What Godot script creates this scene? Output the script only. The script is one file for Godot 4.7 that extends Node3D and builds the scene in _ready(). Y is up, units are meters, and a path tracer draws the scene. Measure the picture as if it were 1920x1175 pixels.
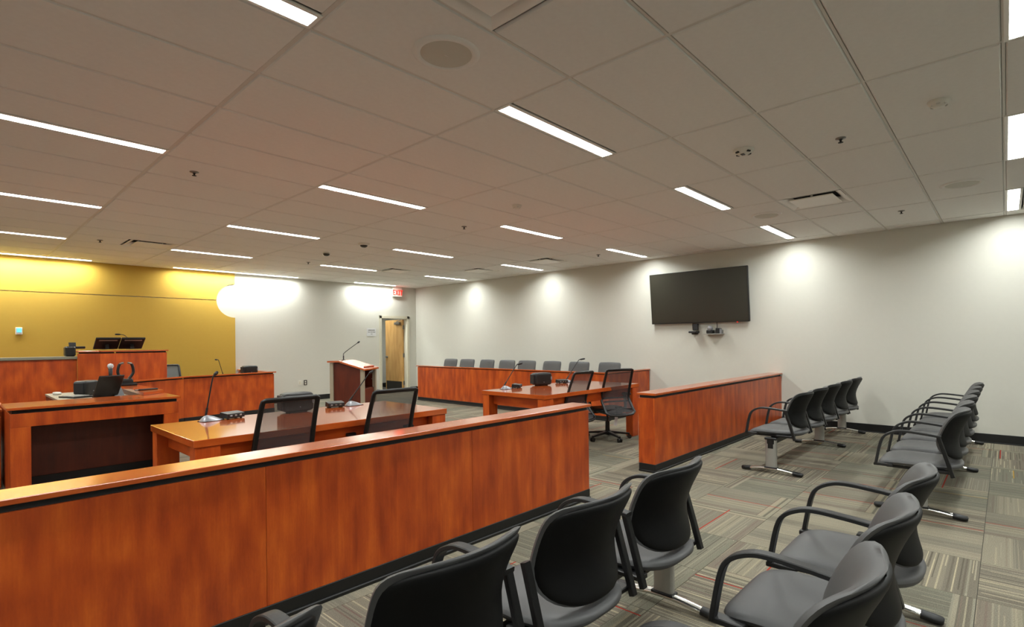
extends Node3D
# A courtroom seen from the public seats. World: x runs towards the television wall, z = -depth towards the yellow wall.

const WALL := 8.808      # television wall, x
const FAR := 12.153      # yellow wall, depth
const TOP := 2.8275      # ceiling height
const BACK := -3.4       # depth of the wall behind the camera
const LEFT := -3.72      # x of the wall on the left, out of frame
const GX := 1.175        # ceiling grid: x = GX + i * GU, depth = GZ + k * GV
const GU := 1.2215
const GZ := 2.442
const GV := 0.6106

var M := {}
var taken := {}
var rng := RandomNumberGenerator.new()
var group_no := 1


func _ready() -> void:
	# camera
	var cam := Camera3D.new()
	cam.name = "camera"
	add_child(cam)
	cam.projection = Camera3D.PROJECTION_FRUSTUM
	cam.near = 0.05
	cam.far = 60.0
	cam.size = 2.0 * 0.05 * 587.5 / 991.77
	cam.frustum_offset = Vector2(-0.05 * 30.3 / 991.77, 0.05 * 51.55 / 991.77)
	var yaw := 0.8359
	var fwd := Vector3(sin(yaw), 0, -cos(yaw))
	var right := Vector3(cos(yaw), 0, sin(yaw))
	var roll := 0.0101
	var up := (Vector3.UP * cos(roll) + right * sin(roll)).normalized()
	cam.transform = Transform3D(Basis(fwd.cross(up), up, -fwd).orthonormalized(), Vector3(0, 1.3388, 0))
	cam.current = true
	# environment: a closed room, lit by its own lamps
	var env := Environment.new()
	env.background_mode = Environment.BG_COLOR
	env.background_color = Color(0.02, 0.02, 0.02)
	env.tonemap_mode = Environment.TONE_MAPPER_LINEAR
	env.tonemap_exposure = 1.42
	env.sdfgi_enabled = true
	env.ssao_enabled = true
	env.ssil_enabled = true
	var we := WorldEnvironment.new()
	we.name = "environment"
	we.environment = env
	add_child(we)
	rng.seed = 11
	materials()
	room()
	ceiling()
	ceiling_fittings()
	lamps()
	partitions()
	jury_box()
	bench()
	clerk_desk()
	tables()
	lectern()
	gallery()
	wall_things()
	corridor()


# ---------------------------------------------------------------- materials
func mat(key: String, c: Color, rough := 0.6, metal := 0.0, spec := 0.5) -> StandardMaterial3D:
	var m := StandardMaterial3D.new()
	m.resource_name = key
	m.albedo_color = c
	m.roughness = rough
	m.metallic = metal
	m.metallic_specular = spec
	M[key] = m
	return m


func noise_map(w: int, h: int, out_w: int, out_h: int, freq: float, sd: int, oct := 3) -> PackedByteArray:
	var n := FastNoiseLite.new()
	n.seed = sd
	n.frequency = freq
	n.fractal_octaves = oct
	var im := n.get_seamless_image(w, h)
	im.convert(Image.FORMAT_L8)
	im.resize(out_w, out_h, Image.INTERPOLATE_CUBIC)
	return im.get_data()


func wood_image(dark: Color, mid: Color, light: Color, sd: int, size := 512) -> Image:
	# veneer: long fine streaks along v, cloudy mottling, a little fleck
	var streak := noise_map(size, 20, size, size, 0.05, sd)
	var fine := noise_map(size, 64, size, size, 0.22, sd + 1, 2)
	var cloud := noise_map(96, 56, size, size, 0.07, sd + 2)
	var fleck := noise_map(size, 256, size, size, 0.3, sd + 3, 1)
	var out := PackedByteArray()
	out.resize(size * size * 3)
	for i in size * size:
		var t := (streak[i] * 0.20 + cloud[i] * 0.58 + fine[i] * 0.14 + fleck[i] * 0.08) / 255.0
		t = clampf((t - 0.5) * 1.35 + 0.5, 0.0, 1.0)
		var c := dark.lerp(mid, t * 2.0) if t < 0.5 else mid.lerp(light, t * 2.0 - 1.0)
		out[i * 3] = int(c.r * 255.0)
		out[i * 3 + 1] = int(c.g * 255.0)
		out[i * 3 + 2] = int(c.b * 255.0)
	return Image.create_from_data(size, size, false, Image.FORMAT_RGB8, out)


func wood(key: String, im: Image, rough: float, scale: Vector3, offset := Vector3.ZERO, coat := 0.0) -> StandardMaterial3D:
	var m := mat(key, Color.WHITE, rough)
	m.albedo_texture = ImageTexture.create_from_image(im)
	m.uv1_triplanar = true
	m.uv1_triplanar_sharpness = 8.0
	m.uv1_scale = scale
	m.uv1_offset = offset
	if coat > 0.0:
		m.metallic_specular = 0.7
		m.clearcoat_enabled = true
		m.clearcoat = coat
		m.clearcoat_roughness = 0.06
	return m


func speckle(key: String, c: Color, vary: float, scale: float, rough: float, sd: int, bump := 0.0) -> StandardMaterial3D:
	var a := noise_map(256, 256, 256, 256, 0.35, sd, 2)
	var b := noise_map(64, 64, 256, 256, 0.06, sd + 1, 2)
	var out := PackedByteArray()
	out.resize(256 * 256 * 3)
	for i in 256 * 256:
		var t := ((a[i] * 0.7 + b[i] * 0.3) / 255.0 - 0.5) * vary
		out[i * 3] = int(clampf(c.r + t, 0, 1) * 255.0)
		out[i * 3 + 1] = int(clampf(c.g + t, 0, 1) * 255.0)
		out[i * 3 + 2] = int(clampf(c.b + t, 0, 1) * 255.0)
	var m := mat(key, Color.WHITE, rough)
	m.albedo_texture = ImageTexture.create_from_image(Image.create_from_data(256, 256, false, Image.FORMAT_RGB8, out))
	m.uv1_triplanar = true
	m.uv1_world_triplanar = true
	m.uv1_scale = Vector3.ONE * scale
	if bump > 0.0:
		m.heightmap_enabled = true
		m.heightmap_texture = ImageTexture.create_from_image(Image.create_from_data(256, 256, false, Image.FORMAT_L8, a))
		m.heightmap_scale = bump
	return m


func carpet_image(kind: int) -> Image:
	# tufted loop pile: dashed pinstripes along v, a cross-woven band at one end, one accent yarn in some tiles
	var n := 256
	var r := RandomNumberGenerator.new()
	r.seed = 200 + kind
	var grain := noise_map(256, 256, 256, 256, 0.45, 40 + kind, 1)
	var out := PackedByteArray()
	out.resize(n * n * 3)
	var base: Array[Color] = [Color(0.455, 0.435, 0.385), Color(0.43, 0.42, 0.375), Color(0.475, 0.455, 0.405)]
	var pale: Array[Color] = [Color(0.70, 0.66, 0.55), Color(0.64, 0.62, 0.53), Color(0.58, 0.57, 0.50)]
	var deep: Array[Color] = [Color(0.33, 0.315, 0.275), Color(0.37, 0.35, 0.305), Color(0.42, 0.35, 0.315)]
	var strong: float = [1.0, 0.7, 0.45, 0.9, 0.55, 0.35][kind % 6]
	var lay := func(x0: int, x1: int, y0: int, y1: int, c: Color, share: float) -> void:
		for yy in range(maxi(y0, 0), mini(y1, n)):
			for xx in range(maxi(x0, 0), mini(x1, n)):
				var i := yy * n + xx
				out[i * 3] = int(lerpf(out[i * 3], c.r * 255.0, share))
				out[i * 3 + 1] = int(lerpf(out[i * 3 + 1], c.g * 255.0, share))
				out[i * 3 + 2] = int(lerpf(out[i * 3 + 2], c.b * 255.0, share))
	lay.call(0, n, 0, n, base[kind % 3], 1.0)
	var x := 0
	while x < n:            # broad soft bands of yarn
		var w := r.randi_range(14, 50)
		lay.call(x, x + w, 0, n, deep[r.randi() % 3] if r.randf() < 0.5 else pale[r.randi() % 3], r.randf() * 0.22)
		x += w
	x = r.randi_range(0, 6)
	while x < n:            # pinstripes, broken here and there
		var w := r.randi_range(2, 4)
		var c: Color = pale[r.randi() % 3] if r.randf() < 0.6 else deep[r.randi() % 3]
		var y := 0
		while y < n:
			var len := r.randi_range(50, 230)
			if r.randf() < 0.72: lay.call(x, x + w, y, y + len, c, strong * r.randf_range(0.55, 1.0))
			y += len
		x += w + r.randi_range(3, 8)
	if kind % 2 == 0:      # the cross band
		var yb := 0
		while yb < 40:
			var hb := r.randi_range(3, 8)
			var cb: Color = base[(kind + 1) % 3].lerp(pale[r.randi() % 3] if r.randf() < 0.6 else deep[r.randi() % 3], 0.45)
			for yy in range(yb, mini(yb + hb, 40)):
				for xx in n:
					var i := yy * n + xx
					out[i * 3] = int(cb.r * 255.0)
					out[i * 3 + 1] = int(cb.g * 255.0)
					out[i * 3 + 2] = int(cb.b * 255.0)
			yb += hb
	var accent: Color = [Color(0.60, 0.20, 0.16), Color(0.63, 0.51, 0.27), Color(0.60, 0.20, 0.16), Color(0.0, 0.0, 0.0), Color(0.50, 0.25, 0.2), Color(0.0, 0.0, 0.0)][kind % 6]
	if accent.r > 0.1:
		var ax := r.randi_range(20, 230)
		for yy in range(0 if kind != 1 else 90, n if kind != 4 else 140):
			for xx in range(ax, ax + 4):
				var i := yy * n + xx
				out[i * 3] = int(accent.r * 255.0)
				out[i * 3 + 1] = int(accent.g * 255.0)
				out[i * 3 + 2] = int(accent.b * 255.0)
	for i in n * n:
		var g := 1.0 + (grain[i] / 255.0 - 0.5) * 0.42
		for q in 3:
			out[i * 3 + q] = clampi(int(out[i * 3 + q] * g), 0, 255)
	return Image.create_from_data(n, n, false, Image.FORMAT_RGB8, out)


func materials() -> void:
	var cherry := wood_image(Color(0.56, 0.195, 0.05), Color(0.705, 0.292, 0.078), Color(0.83, 0.40, 0.12), 3)
	var cherry_across := cherry.duplicate()
	cherry_across.rotate_90(CLOCKWISE)
	wood("cherry", cherry, 0.34, Vector3(0.9, 0.42, 0.9))
	wood("cherry_second", cherry, 0.34, Vector3(0.8, 0.5, 0.8), Vector3(0.37, 0.21, 0.5))
	wood("cherry_third", cherry, 0.34, Vector3(0.95, 0.45, 0.95), Vector3(0.71, 0.6, 0.1))
	wood("cherry_edge", cherry_across, 0.3, Vector3(0.5, 1.2, 0.5))
	var top := wood_image(Color(0.64, 0.27, 0.10), Color(0.71, 0.33, 0.13), Color(0.76, 0.38, 0.17), 19)
	top.rotate_90(CLOCKWISE)
	wood("cherry_top", top, 0.16, Vector3(0.6, 0.6, 0.6), Vector3.ZERO, 0.25)
	wood("table_wood", top, 0.12, Vector3(0.5, 0.5, 0.5), Vector3(0.2, 0, 0.3), 0.5)
	var red := wood_image(Color(0.28, 0.10, 0.045), Color(0.35, 0.13, 0.055), Color(0.40, 0.16, 0.07), 31)
	wood("mahogany", red, 0.4, Vector3(1.0, 0.5, 1.0))
	var maple := wood_image(Color(0.66, 0.49, 0.27), Color(0.74, 0.57, 0.33), Color(0.79, 0.63, 0.39), 47)
	wood("maple", maple, 0.45, Vector3(1.1, 0.35, 1.1))
	speckle("wall_paint", Color(0.80, 0.795, 0.755), 0.018, 3.0, 0.85, 5)
	speckle("yellow_paint", Color(0.735, 0.60, 0.225), 0.02, 3.0, 0.8, 7)
	speckle("tile_face", Color(0.90, 0.895, 0.875), 0.05, 5.0, 0.95, 9)
	mat("grid_metal", Color(0.84, 0.83, 0.80), 0.55)
	mat("white_metal", Color(0.92, 0.915, 0.89), 0.5)
	mat("white_plastic", Color(0.85, 0.84, 0.80), 0.45)
	mat("black_rubber", Color(0.035, 0.035, 0.038), 0.5)
	mat("black_reveal", Color(0.025, 0.024, 0.026), 0.6)
	mat("black_plastic", Color(0.045, 0.045, 0.047), 0.42)
	mat("black_metal", Color(0.04, 0.04, 0.042), 0.4)
	mat("dark_plastic", Color(0.10, 0.10, 0.105), 0.5)
	var v := mat("vinyl", Color(0.30, 0.30, 0.302), 0.5)
	v.normal_enabled = true
	var vn := NoiseTexture2D.new()
	vn.width = 256
	vn.height = 256
	vn.seamless = true
	vn.as_normal_map = true
	vn.bump_strength = 1.2
	var nz := FastNoiseLite.new()
	nz.seed = 4
	nz.frequency = 0.25
	vn.noise = nz
	v.normal_texture = vn
	v.normal_scale = 0.12
	v.uv1_triplanar = true
	v.uv1_scale = Vector3.ONE * 9.0
	mat("vinyl_back", Color(0.04, 0.04, 0.04), 0.55, 0.0, 0.35)
	mat("piping", Color(0.13, 0.13, 0.132), 0.4)
	mat("arm_plastic", Color(0.12, 0.12, 0.122), 0.46)
	mat("chrome", Color(0.88, 0.88, 0.86), 0.24, 1.0)
	mat("satin_metal", Color(0.66, 0.655, 0.63), 0.4, 0.55)
	mat("grey_laminate", Color(0.60, 0.57, 0.50), 0.45)
	mat("grey_cap", Color(0.52, 0.51, 0.44), 0.4)
	mat("beige_post", Color(0.62, 0.58, 0.50), 0.4)
	mat("steel", Color(0.55, 0.54, 0.52), 0.3, 0.9)
	mat("silver_plastic", Color(0.55, 0.56, 0.58), 0.3, 0.3)
	mat("kick_metal", Color(0.22, 0.21, 0.195), 0.4, 0.5)
	mat("paper", Color(0.82, 0.82, 0.82), 0.8)
	mat("ink", Color(0.22, 0.22, 0.2), 0.8)
	mat("frame_paint", Color(0.80, 0.78, 0.70), 0.5)
	mat("screen_glass", Color(0.20, 0.195, 0.165), 0.22)
	mat("screen_brown", Color(0.10, 0.045, 0.035), 0.3)
	mat("void_black", Color(0.01, 0.01, 0.01), 0.9)
	mat("subfloor", Color(0.28, 0.27, 0.25), 0.9)
	mat("speaker_grille", Color(0.78, 0.775, 0.73), 0.7)
	var mesh := mat("chair_mesh", Color(0.28, 0.28, 0.285, 0.64), 0.8)
	mesh.transparency = BaseMaterial3D.TRANSPARENCY_ALPHA
	mat("grey_fabric", Color(0.42, 0.44, 0.43), 0.85)
	mat("matte_black", Color(0.02, 0.02, 0.021), 0.75)
	mat("silver_mesh", Color(0.72, 0.73, 0.74), 0.5)
	var glow := mat("lamp_lens", Color(0.9, 0.9, 0.9), 0.5)
	glow.emission_enabled = true
	glow.emission = Color(0.99, 1.0, 0.985)
	glow.emission_energy_multiplier = 6.0
	var red_glow := mat("exit_letters", Color(0.8, 0.1, 0.06), 0.5)
	red_glow.emission_enabled = true
	red_glow.emission = Color(1.0, 0.12, 0.06)
	red_glow.emission_energy_multiplier = 1.3
	var cyan := mat("thermostat_screen", Color(0.3, 0.6, 0.75), 0.3)
	cyan.emission_enabled = true
	cyan.emission = Color(0.42, 0.82, 1.0)
	cyan.emission_energy_multiplier = 0.75
	for i in 6:
		var c := mat("carpet_%d" % i, Color.WHITE, 1.0, 0.0, 0.15)
		c.albedo_texture = ImageTexture.create_from_image(carpet_image(i))


# ---------------------------------------------------------------- shapes
func V(x: float, y: float, depth: float) -> Vector3:
	return Vector3(x, y, -depth)


func mb() -> SurfaceTool:
	var st := SurfaceTool.new()
	st.begin(Mesh.PRIMITIVE_TRIANGLES)
	return st


func flat(st: SurfaceTool) -> void:
	st.set_smooth_group(-1)


func smooth(st: SurfaceTool) -> void:
	group_no += 1
	st.set_smooth_group(group_no)


func tri(st: SurfaceTool, a: Vector3, b: Vector3, c: Vector3) -> void:   # counter-clockwise from outside
	st.add_vertex(a)
	st.add_vertex(c)
	st.add_vertex(b)


func quad(st: SurfaceTool, a: Vector3, b: Vector3, c: Vector3, d: Vector3) -> void:
	tri(st, a, b, c)
	tri(st, a, c, d)


func face_out(st: SurfaceTool, p: Array, mid: Vector3) -> void:
	var n: Vector3 = (p[1] - p[0]).cross(p[2] - p[0])
	var away: Vector3 = (p[0] + p[1] + p[2]) / 3.0 - mid
	if n.dot(away) < 0.0:
		p.reverse()
	for i in range(1, p.size() - 1):
		tri(st, p[0], p[i], p[i + 1])


func bx(st: SurfaceTool, c: Vector3, s: Vector3, b := 0.002, basis := Basis()) -> void:
	# a box with chamfered edges
	flat(st)
	var h := s * 0.5
	b = minf(b, minf(h.x, minf(h.y, h.z)) * 0.45)
	var at := func(i: int, si: float, j: int, sj: float, k: int, sk: float) -> Vector3:   # on face i, inset along j and k
		var v := Vector3.ZERO
		v[i] = si * h[i]
		v[j] = sj * (h[j] - b)
		v[k] = sk * (h[k] - b)
		return c + basis * v
	for i in 3:
		var j := (i + 1) % 3
		var k := (i + 2) % 3
		for s1 in [-1.0, 1.0]:
			face_out(st, [at.call(i, s1, j, -1.0, k, -1.0), at.call(i, s1, j, 1.0, k, -1.0), at.call(i, s1, j, 1.0, k, 1.0), at.call(i, s1, j, -1.0, k, 1.0)], c)
			if b > 0.0:
				for s2 in [-1.0, 1.0]:
					face_out(st, [at.call(i, s1, j, s2, k, -1.0), at.call(i, s1, j, s2, k, 1.0), at.call(j, s2, i, s1, k, 1.0), at.call(j, s2, i, s1, k, -1.0)], c)
	if b > 0.0:
		for sx in [-1.0, 1.0]:
			for sy in [-1.0, 1.0]:
				for sz in [-1.0, 1.0]:
					face_out(st, [at.call(0, sx, 1, sy, 2, sz), at.call(1, sy, 0, sx, 2, sz), at.call(2, sz, 0, sx, 1, sy)], c)


func span(st: SurfaceTool, x0: float, x1: float, y0: float, y1: float, d0: float, d1: float, b := 0.002) -> void:
	# a box between world x, y and depth limits
	bx(st, Vector3((x0 + x1) / 2, (y0 + y1) / 2, -(d0 + d1) / 2), Vector3(absf(x1 - x0), absf(y1 - y0), absf(d1 - d0)), b)


func frames(pts: Array, hint: Vector3) -> Array:
	var out := []
	var side := hint
	for i in pts.size():
		var t: Vector3 = (pts[mini(i + 1, pts.size() - 1)] - pts[maxi(i - 1, 0)]).normalized()
		side = (side - t * side.dot(t))
		if side.length() < 0.001:
			side = Vector3(t.y, t.z, t.x).cross(t)
		side = side.normalized()
		out.append([side, t.cross(side).normalized()])
	return out


func sweep(st: SurfaceTool, pts: Array, ring: Array, hint: Vector3, scales: Array = []) -> void:
	# a closed profile (list of Vector2) carried along a path, capped
	var fr := frames(pts, hint)
	var n := ring.size()
	var at := func(i: int, k: int) -> Vector3:
		var s: float = scales[i] if scales.size() > i else 1.0
		var q: Vector2 = ring[k % n]
		return pts[i] + (fr[i][0] * q.x + fr[i][1] * q.y) * s
	for i in pts.size() - 1:
		for k in n:
			quad(st, at.call(i, k), at.call(i, k + 1), at.call(i + 1, k + 1), at.call(i + 1, k))
	flat(st)
	for k in range(1, n - 1):
		tri(st, at.call(0, 0), at.call(0, k + 1), at.call(0, k))
		var e := pts.size() - 1
		tri(st, at.call(e, 0), at.call(e, k), at.call(e, k + 1))


func circle(r: float, n := 10, squash := 1.0) -> Array:
	var out := []
	for k in n:
		out.append(Vector2(cos(TAU * k / n) * r, sin(TAU * k / n) * r * squash))
	return out


func rect_ring(w: float, t: float, b := 0.003) -> Array:
	var x := w / 2
	var y := t / 2
	return [Vector2(x, -y + b), Vector2(x, y - b), Vector2(x - b, y), Vector2(-x + b, y), Vector2(-x, y - b), Vector2(-x, -y + b), Vector2(-x + b, -y), Vector2(x - b, -y)]


func tube(st: SurfaceTool, pts: Array, r: float, n := 10, scales: Array = [], squash := 1.0, hint := Vector3.RIGHT) -> void:
	smooth(st)
	sweep(st, pts, circle(r, n, squash), hint, scales)


func strap(st: SurfaceTool, pts: Array, w: float, t: float, hint := Vector3.RIGHT, scales: Array = []) -> void:
	flat(st)
	sweep(st, pts, rect_ring(w, t), hint, scales)


func lathe(st: SurfaceTool, c: Vector3, prof: Array, n := 20) -> void:   # prof: Vector2(radius, y), from the bottom up
	smooth(st)
	for i in prof.size() - 1:
		var a: Vector2 = prof[i]
		var b: Vector2 = prof[i + 1]
		for k in n:
			var u := TAU * k / n
			var w := TAU * (k + 1) / n
			var p0 := c + Vector3(cos(u) * a.x, a.y, -sin(u) * a.x)
			var p1 := c + Vector3(cos(w) * a.x, a.y, -sin(w) * a.x)
			var p2 := c + Vector3(cos(w) * b.x, b.y, -sin(w) * b.x)
			var p3 := c + Vector3(cos(u) * b.x, b.y, -sin(u) * b.x)
			if a.x < 0.0001: tri(st, p0, p2, p3)
			elif b.x < 0.0001: tri(st, p0, p1, p2)
			else: quad(st, p0, p1, p2, p3)


func curve(pts: Array, steps := 6) -> Array:   # Catmull-Rom through the points
	var out := []
	for i in pts.size() - 1:
		var p0: Vector3 = pts[maxi(i - 1, 0)]
		var p3: Vector3 = pts[mini(i + 2, pts.size() - 1)]
		for s in steps:
			out.append(pts[i].cubic_interpolate(pts[i + 1], p0, p3, s / float(steps)))
	out.append(pts[-1])
	return out


func grid(st: SurfaceTool, f: Callable, nu: int, nv: int, turn := false) -> void:
	# f(u, v) over [-1, 1]; front side where u x v points, or the other one
	smooth(st)
	var p := []
	for j in nv + 1:
		for i in nu + 1:
			p.append(f.call(-1.0 + 2.0 * i / nu, -1.0 + 2.0 * j / nv))
	for j in nv:
		for i in nu:
			var a: Vector3 = p[j * (nu + 1) + i]
			var b: Vector3 = p[j * (nu + 1) + i + 1]
			var c: Vector3 = p[(j + 1) * (nu + 1) + i + 1]
			var d: Vector3 = p[(j + 1) * (nu + 1) + i]
			if turn: quad(st, a, d, c, b)
			else: quad(st, a, b, c, d)


func prism(st: SurfaceTool, poly: PackedVector2Array, depth: float, xf: Transform3D) -> void:
	# a polygon in local xy, extruded along local +z
	flat(st)
	if Geometry2D.is_polygon_clockwise(poly):
		poly.reverse()
	var t := Geometry2D.triangulate_polygon(poly)
	for i in range(0, t.size(), 3):
		var a := poly[t[i]]
		var b := poly[t[i + 1]]
		var c := poly[t[i + 2]]
		if (b - a).cross(c - a) < 0.0:
			var w := b
			b = c
			c = w
		tri(st, xf * Vector3(a.x, a.y, depth), xf * Vector3(b.x, b.y, depth), xf * Vector3(c.x, c.y, depth))
		tri(st, xf * Vector3(a.x, a.y, 0), xf * Vector3(c.x, c.y, 0), xf * Vector3(b.x, b.y, 0))
	for i in poly.size():
		var a := poly[i]
		var b := poly[(i + 1) % poly.size()]
		quad(st, xf * Vector3(a.x, a.y, 0), xf * Vector3(b.x, b.y, 0), xf * Vector3(b.x, b.y, depth), xf * Vector3(a.x, a.y, depth))


# ---------------------------------------------------------------- things
func numbered(called: String) -> String:
	if not taken.has(called):
		taken[called] = 0
		return called
	taken[called] += 1
	return "%s_%03d" % [called, taken[called]]


func obj(called: String, st: SurfaceTool, m: String, parent: Node = self) -> MeshInstance3D:
	st.generate_normals()
	return hang(called, st.commit(), m, parent)


func hang(called: String, mesh: Mesh, m: String, parent: Node = self) -> MeshInstance3D:
	var o := MeshInstance3D.new()
	o.name = numbered(called) if parent == self else called
	o.mesh = mesh
	o.material_override = M[m]
	o.cast_shadow = GeometryInstance3D.SHADOW_CASTING_SETTING_ON
	parent.add_child(o, true)
	return o


func tag(o: Node, label: String, category: String, group := "") -> Node:
	o.set_meta("label", label)
	o.set_meta("category", category)
	if group:
		o.set_meta("group", group)
	return o


func thing(called: String, label: String, category: String, at := Vector3.ZERO, turn := 0.0, group := "") -> Node3D:
	var o := Node3D.new()
	o.name = numbered(called)
	add_child(o)
	o.position = at
	o.rotation.y = turn
	tag(o, label, category, group)
	return o


func structure(o: Node, label: String) -> Node:
	o.set_meta("kind", "structure")
	o.set_meta("label", label)
	o.set_meta("category", "structure")
	return o


func dup(src: Node3D, at: Vector3, turn: float, label: String) -> Node3D:
	var o: Node3D = src.duplicate()
	o.name = numbered(RegEx.create_from_string("_\\d{3}$").sub(String(src.name), ""))
	add_child(o)
	o.position = at
	o.rotation.y = turn
	o.set_meta("label", label)
	return o


# ---------------------------------------------------------------- the room
func room() -> void:
	var st := mb()
	span(st, LEFT - 0.1, WALL + 0.15, -0.15, -0.006, BACK - 0.1, 14.4, 0.0)
	var floor_slab := Node3D.new()
	floor_slab.name = "floor"
	add_child(floor_slab)
	structure(floor_slab, "carpet tiled floor in grey and taupe stripes with red and yellow accent lines")
	obj("subfloor", st, "subfloor", floor_slab)
	# carpet tiles: one shared mesh, six weaves, laid in mixed directions
	var t := mb()
	flat(t)
	var h := 0.2995
	var c := [Vector3(-h, 0, h), Vector3(h, 0, h), Vector3(h, 0, -h), Vector3(-h, 0, -h)]
	var uv := [Vector2(0, 1), Vector2(1, 1), Vector2(1, 0), Vector2(0, 0)]
	for q in [[0, 1, 2], [0, 2, 3]]:
		for k in [q[0], q[2], q[1]]:
			t.set_uv(uv[k])
			t.add_vertex(c[k])
	for i in 4:
		var a: Vector3 = c[i]
		var b: Vector3 = c[(i + 1) % 4]
		t.set_uv(Vector2(0.5, 0.5))
		quad(t, a + Vector3(0, -0.006, 0), b + Vector3(0, -0.006, 0), b, a)
	t.generate_normals()
	var tile := t.commit()
	for j in range(-1, 20):
		for i in range(-6, 9):
			var x := 3.83 + 0.602 * i
			var d := 0.423 + 0.602 * j
			if x < 0.0 - 0.2 or x > WALL + 0.1 or d > FAR + 0.1:
				continue
			if x < d * 0.05 - 0.5:
				continue
			var o := hang("carpet_tile", tile, "carpet_%d" % (rng.randi() % 6), floor_slab)
			o.position = V(x, 0, d)
			var along := (i + j) % 2 == 0 if rng.randf() < 0.72 else rng.randf() < 0.5
			o.rotation.y = (PI / 2 if along else 0.0) + (PI if rng.randf() < 0.5 else 0.0)
	# walls
	st = mb()
	span(st, WALL, WALL + 0.12, 0, TOP + 0.1, BACK, FAR + 0.12, 0.0)
	structure(obj("wall_right", st, "wall_paint"), "cream painted side wall that carries the television")
	st = mb()
	span(st, LEFT - 0.12, 7.70, 0, TOP + 0.1, FAR, FAR + 0.12, 0.0)
	span(st, 7.70, 8.52, 1.985, TOP + 0.1, FAR, FAR + 0.12, 0.0)
	span(st, 8.52, WALL, 0, TOP + 0.1, FAR, FAR + 0.12, 0.0)
	structure(obj("wall_back", st, "wall_paint"), "cream end wall with the door and the exit sign")
	st = mb()
	span(st, LEFT - 0.12, LEFT, 0, TOP + 0.1, BACK, FAR, 0.0)
	structure(obj("wall_left", st, "wall_paint"), "cream side wall out of frame on the left")
	st = mb()
	span(st, LEFT - 0.12, WALL + 0.12, 0, TOP + 0.1, BACK - 0.12, BACK, 0.0)
	structure(obj("wall_front", st, "wall_paint"), "cream wall behind the camera")
	# yellow feature panels on the end wall, a round white field cut into their edge
	var cx := 4.16
	var cy := 2.25
	var r := 0.355
	var e := 0.02
	var z := Transform3D(Basis(), Vector3(0, 0, -FAR + 0.001))
	var low := PackedVector2Array([Vector2(LEFT, 0.0), Vector2(cx, 0.0), Vector2(cx, cy - r)])
	for k in 15:
		var a := -PI / 2 - (PI / 2 - 0.02) * k / 14.0
		low.append(Vector2(cx + r * cos(a), cy + r * sin(a)))
	low.append(Vector2(LEFT, cy - 0.007))
	var high := PackedVector2Array([Vector2(LEFT, cy + 0.007)])
	for k in 15:
		var a := PI - 0.02 - (PI / 2 - 0.02) * k / 14.0
		high.append(Vector2(cx + r * cos(a), cy + r * sin(a)))
	high.append_array([Vector2(cx, TOP), Vector2(LEFT, TOP)])
	var panel := Node3D.new()
	panel.name = "trim_1"
	add_child(panel)
	structure(panel, "mustard yellow wall panelling with a horizontal reveal and a half round cut-out")
	st = mb()
	prism(st, low, e, z)
	obj("panel", st, "yellow_paint", panel)
	st = mb()
	prism(st, high, e, z)
	obj("panel", st, "yellow_paint", panel)
	# black rubber baseboards with a toe
	st = mb()
	span(st, WALL - 0.012, WALL, 0, 0.115, BACK, 4.85, 0.003)
	span(st, WALL - 0.02, WALL - 0.01, 0, 0.012, BACK, 4.85, 0.003)
	span(st, WALL - 0.012, WALL, 0, 0.115, 5.05, FAR, 0.003)
	structure(obj("baseboard_right", st, "black_rubber"), "black rubber baseboard along the television wall")
	st = mb()
	span(st, cx, 7.63, 0, 0.115, FAR - 0.012, FAR, 0.003)
	span(st, 8.60, WALL, 0, 0.115, FAR - 0.012, FAR, 0.003)
	structure(obj("baseboard_back", st, "black_rubber"), "black rubber baseboard along the end wall beside the door")
	# door frame and open door
	st = mb()
	span(st, 7.645, 7.715, 0, 2.045, FAR - 0.02, FAR + 0.14)
	span(st, 8.505, 8.575, 0, 2.045, FAR - 0.02, FAR + 0.14)
	span(st, 7.645, 8.575, 1.975, 2.045, FAR - 0.02, FAR + 0.14)
	structure(obj("trim_2", st, "frame_paint"), "cream painted steel frame around the open door")
	var door := Node3D.new()
	door.name = "door_1"
	add_child(door)
	door.position = V(8.50, 0, FAR + 0.13)
	structure(door, "pale maple door standing open into the corridor")
	st = mb()
	bx(st, Vector3(-0.022, 0.985, -0.42), Vector3(0.045, 1.95, 0.83))
	obj("leaf", st, "maple", door)
	st = mb()
	bx(st, Vector3(-0.047, 0.14, -0.42), Vector3(0.004, 0.24, 0.74))
	obj("kick_plate", st, "kick_metal", door)
	st = mb()
	lathe(st, Vector3(-0.05, 0.93, -0.76), [Vector2(0.0, -0.03), Vector2(0.03, -0.03), Vector2(0.03, 0.03), Vector2(0.0, 0.03)], 14)
	tube(st, [Vector3(-0.045, 0.93, -0.76), Vector3(-0.10, 0.93, -0.76)], 0.012)
	tube(st, curve([Vector3(-0.10, 0.93, -0.765), Vector3(-0.105, 0.93, -0.72), Vector3(-0.10, 0.925, -0.64)]), 0.01)
	obj("handle", st, "steel", door)
	st = mb()
	bx(st, Vector3(-0.075, 1.86, -0.2), Vector3(0.055, 0.07, 0.26), 0.008)
	strap(st, [Vector3(-0.08, 1.90, -0.25), Vector3(-0.12, 1.93, -0.06), Vector3(-0.14, 1.945, 0.03)], 0.025, 0.008, Vector3.UP)
	obj("door_closer", st, "steel", door)
	for y in [0.22, 0.98, 1.75]:
		st = mb()
		tube(st, [Vector3(-0.002, y - 0.055, 0.005), Vector3(-0.002, y + 0.055, 0.005)], 0.012)
		bx(st, Vector3(-0.022, y, 0.0), Vector3(0.04, 0.11, 0.006))
		obj("hinge", st, "steel", door)


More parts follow.
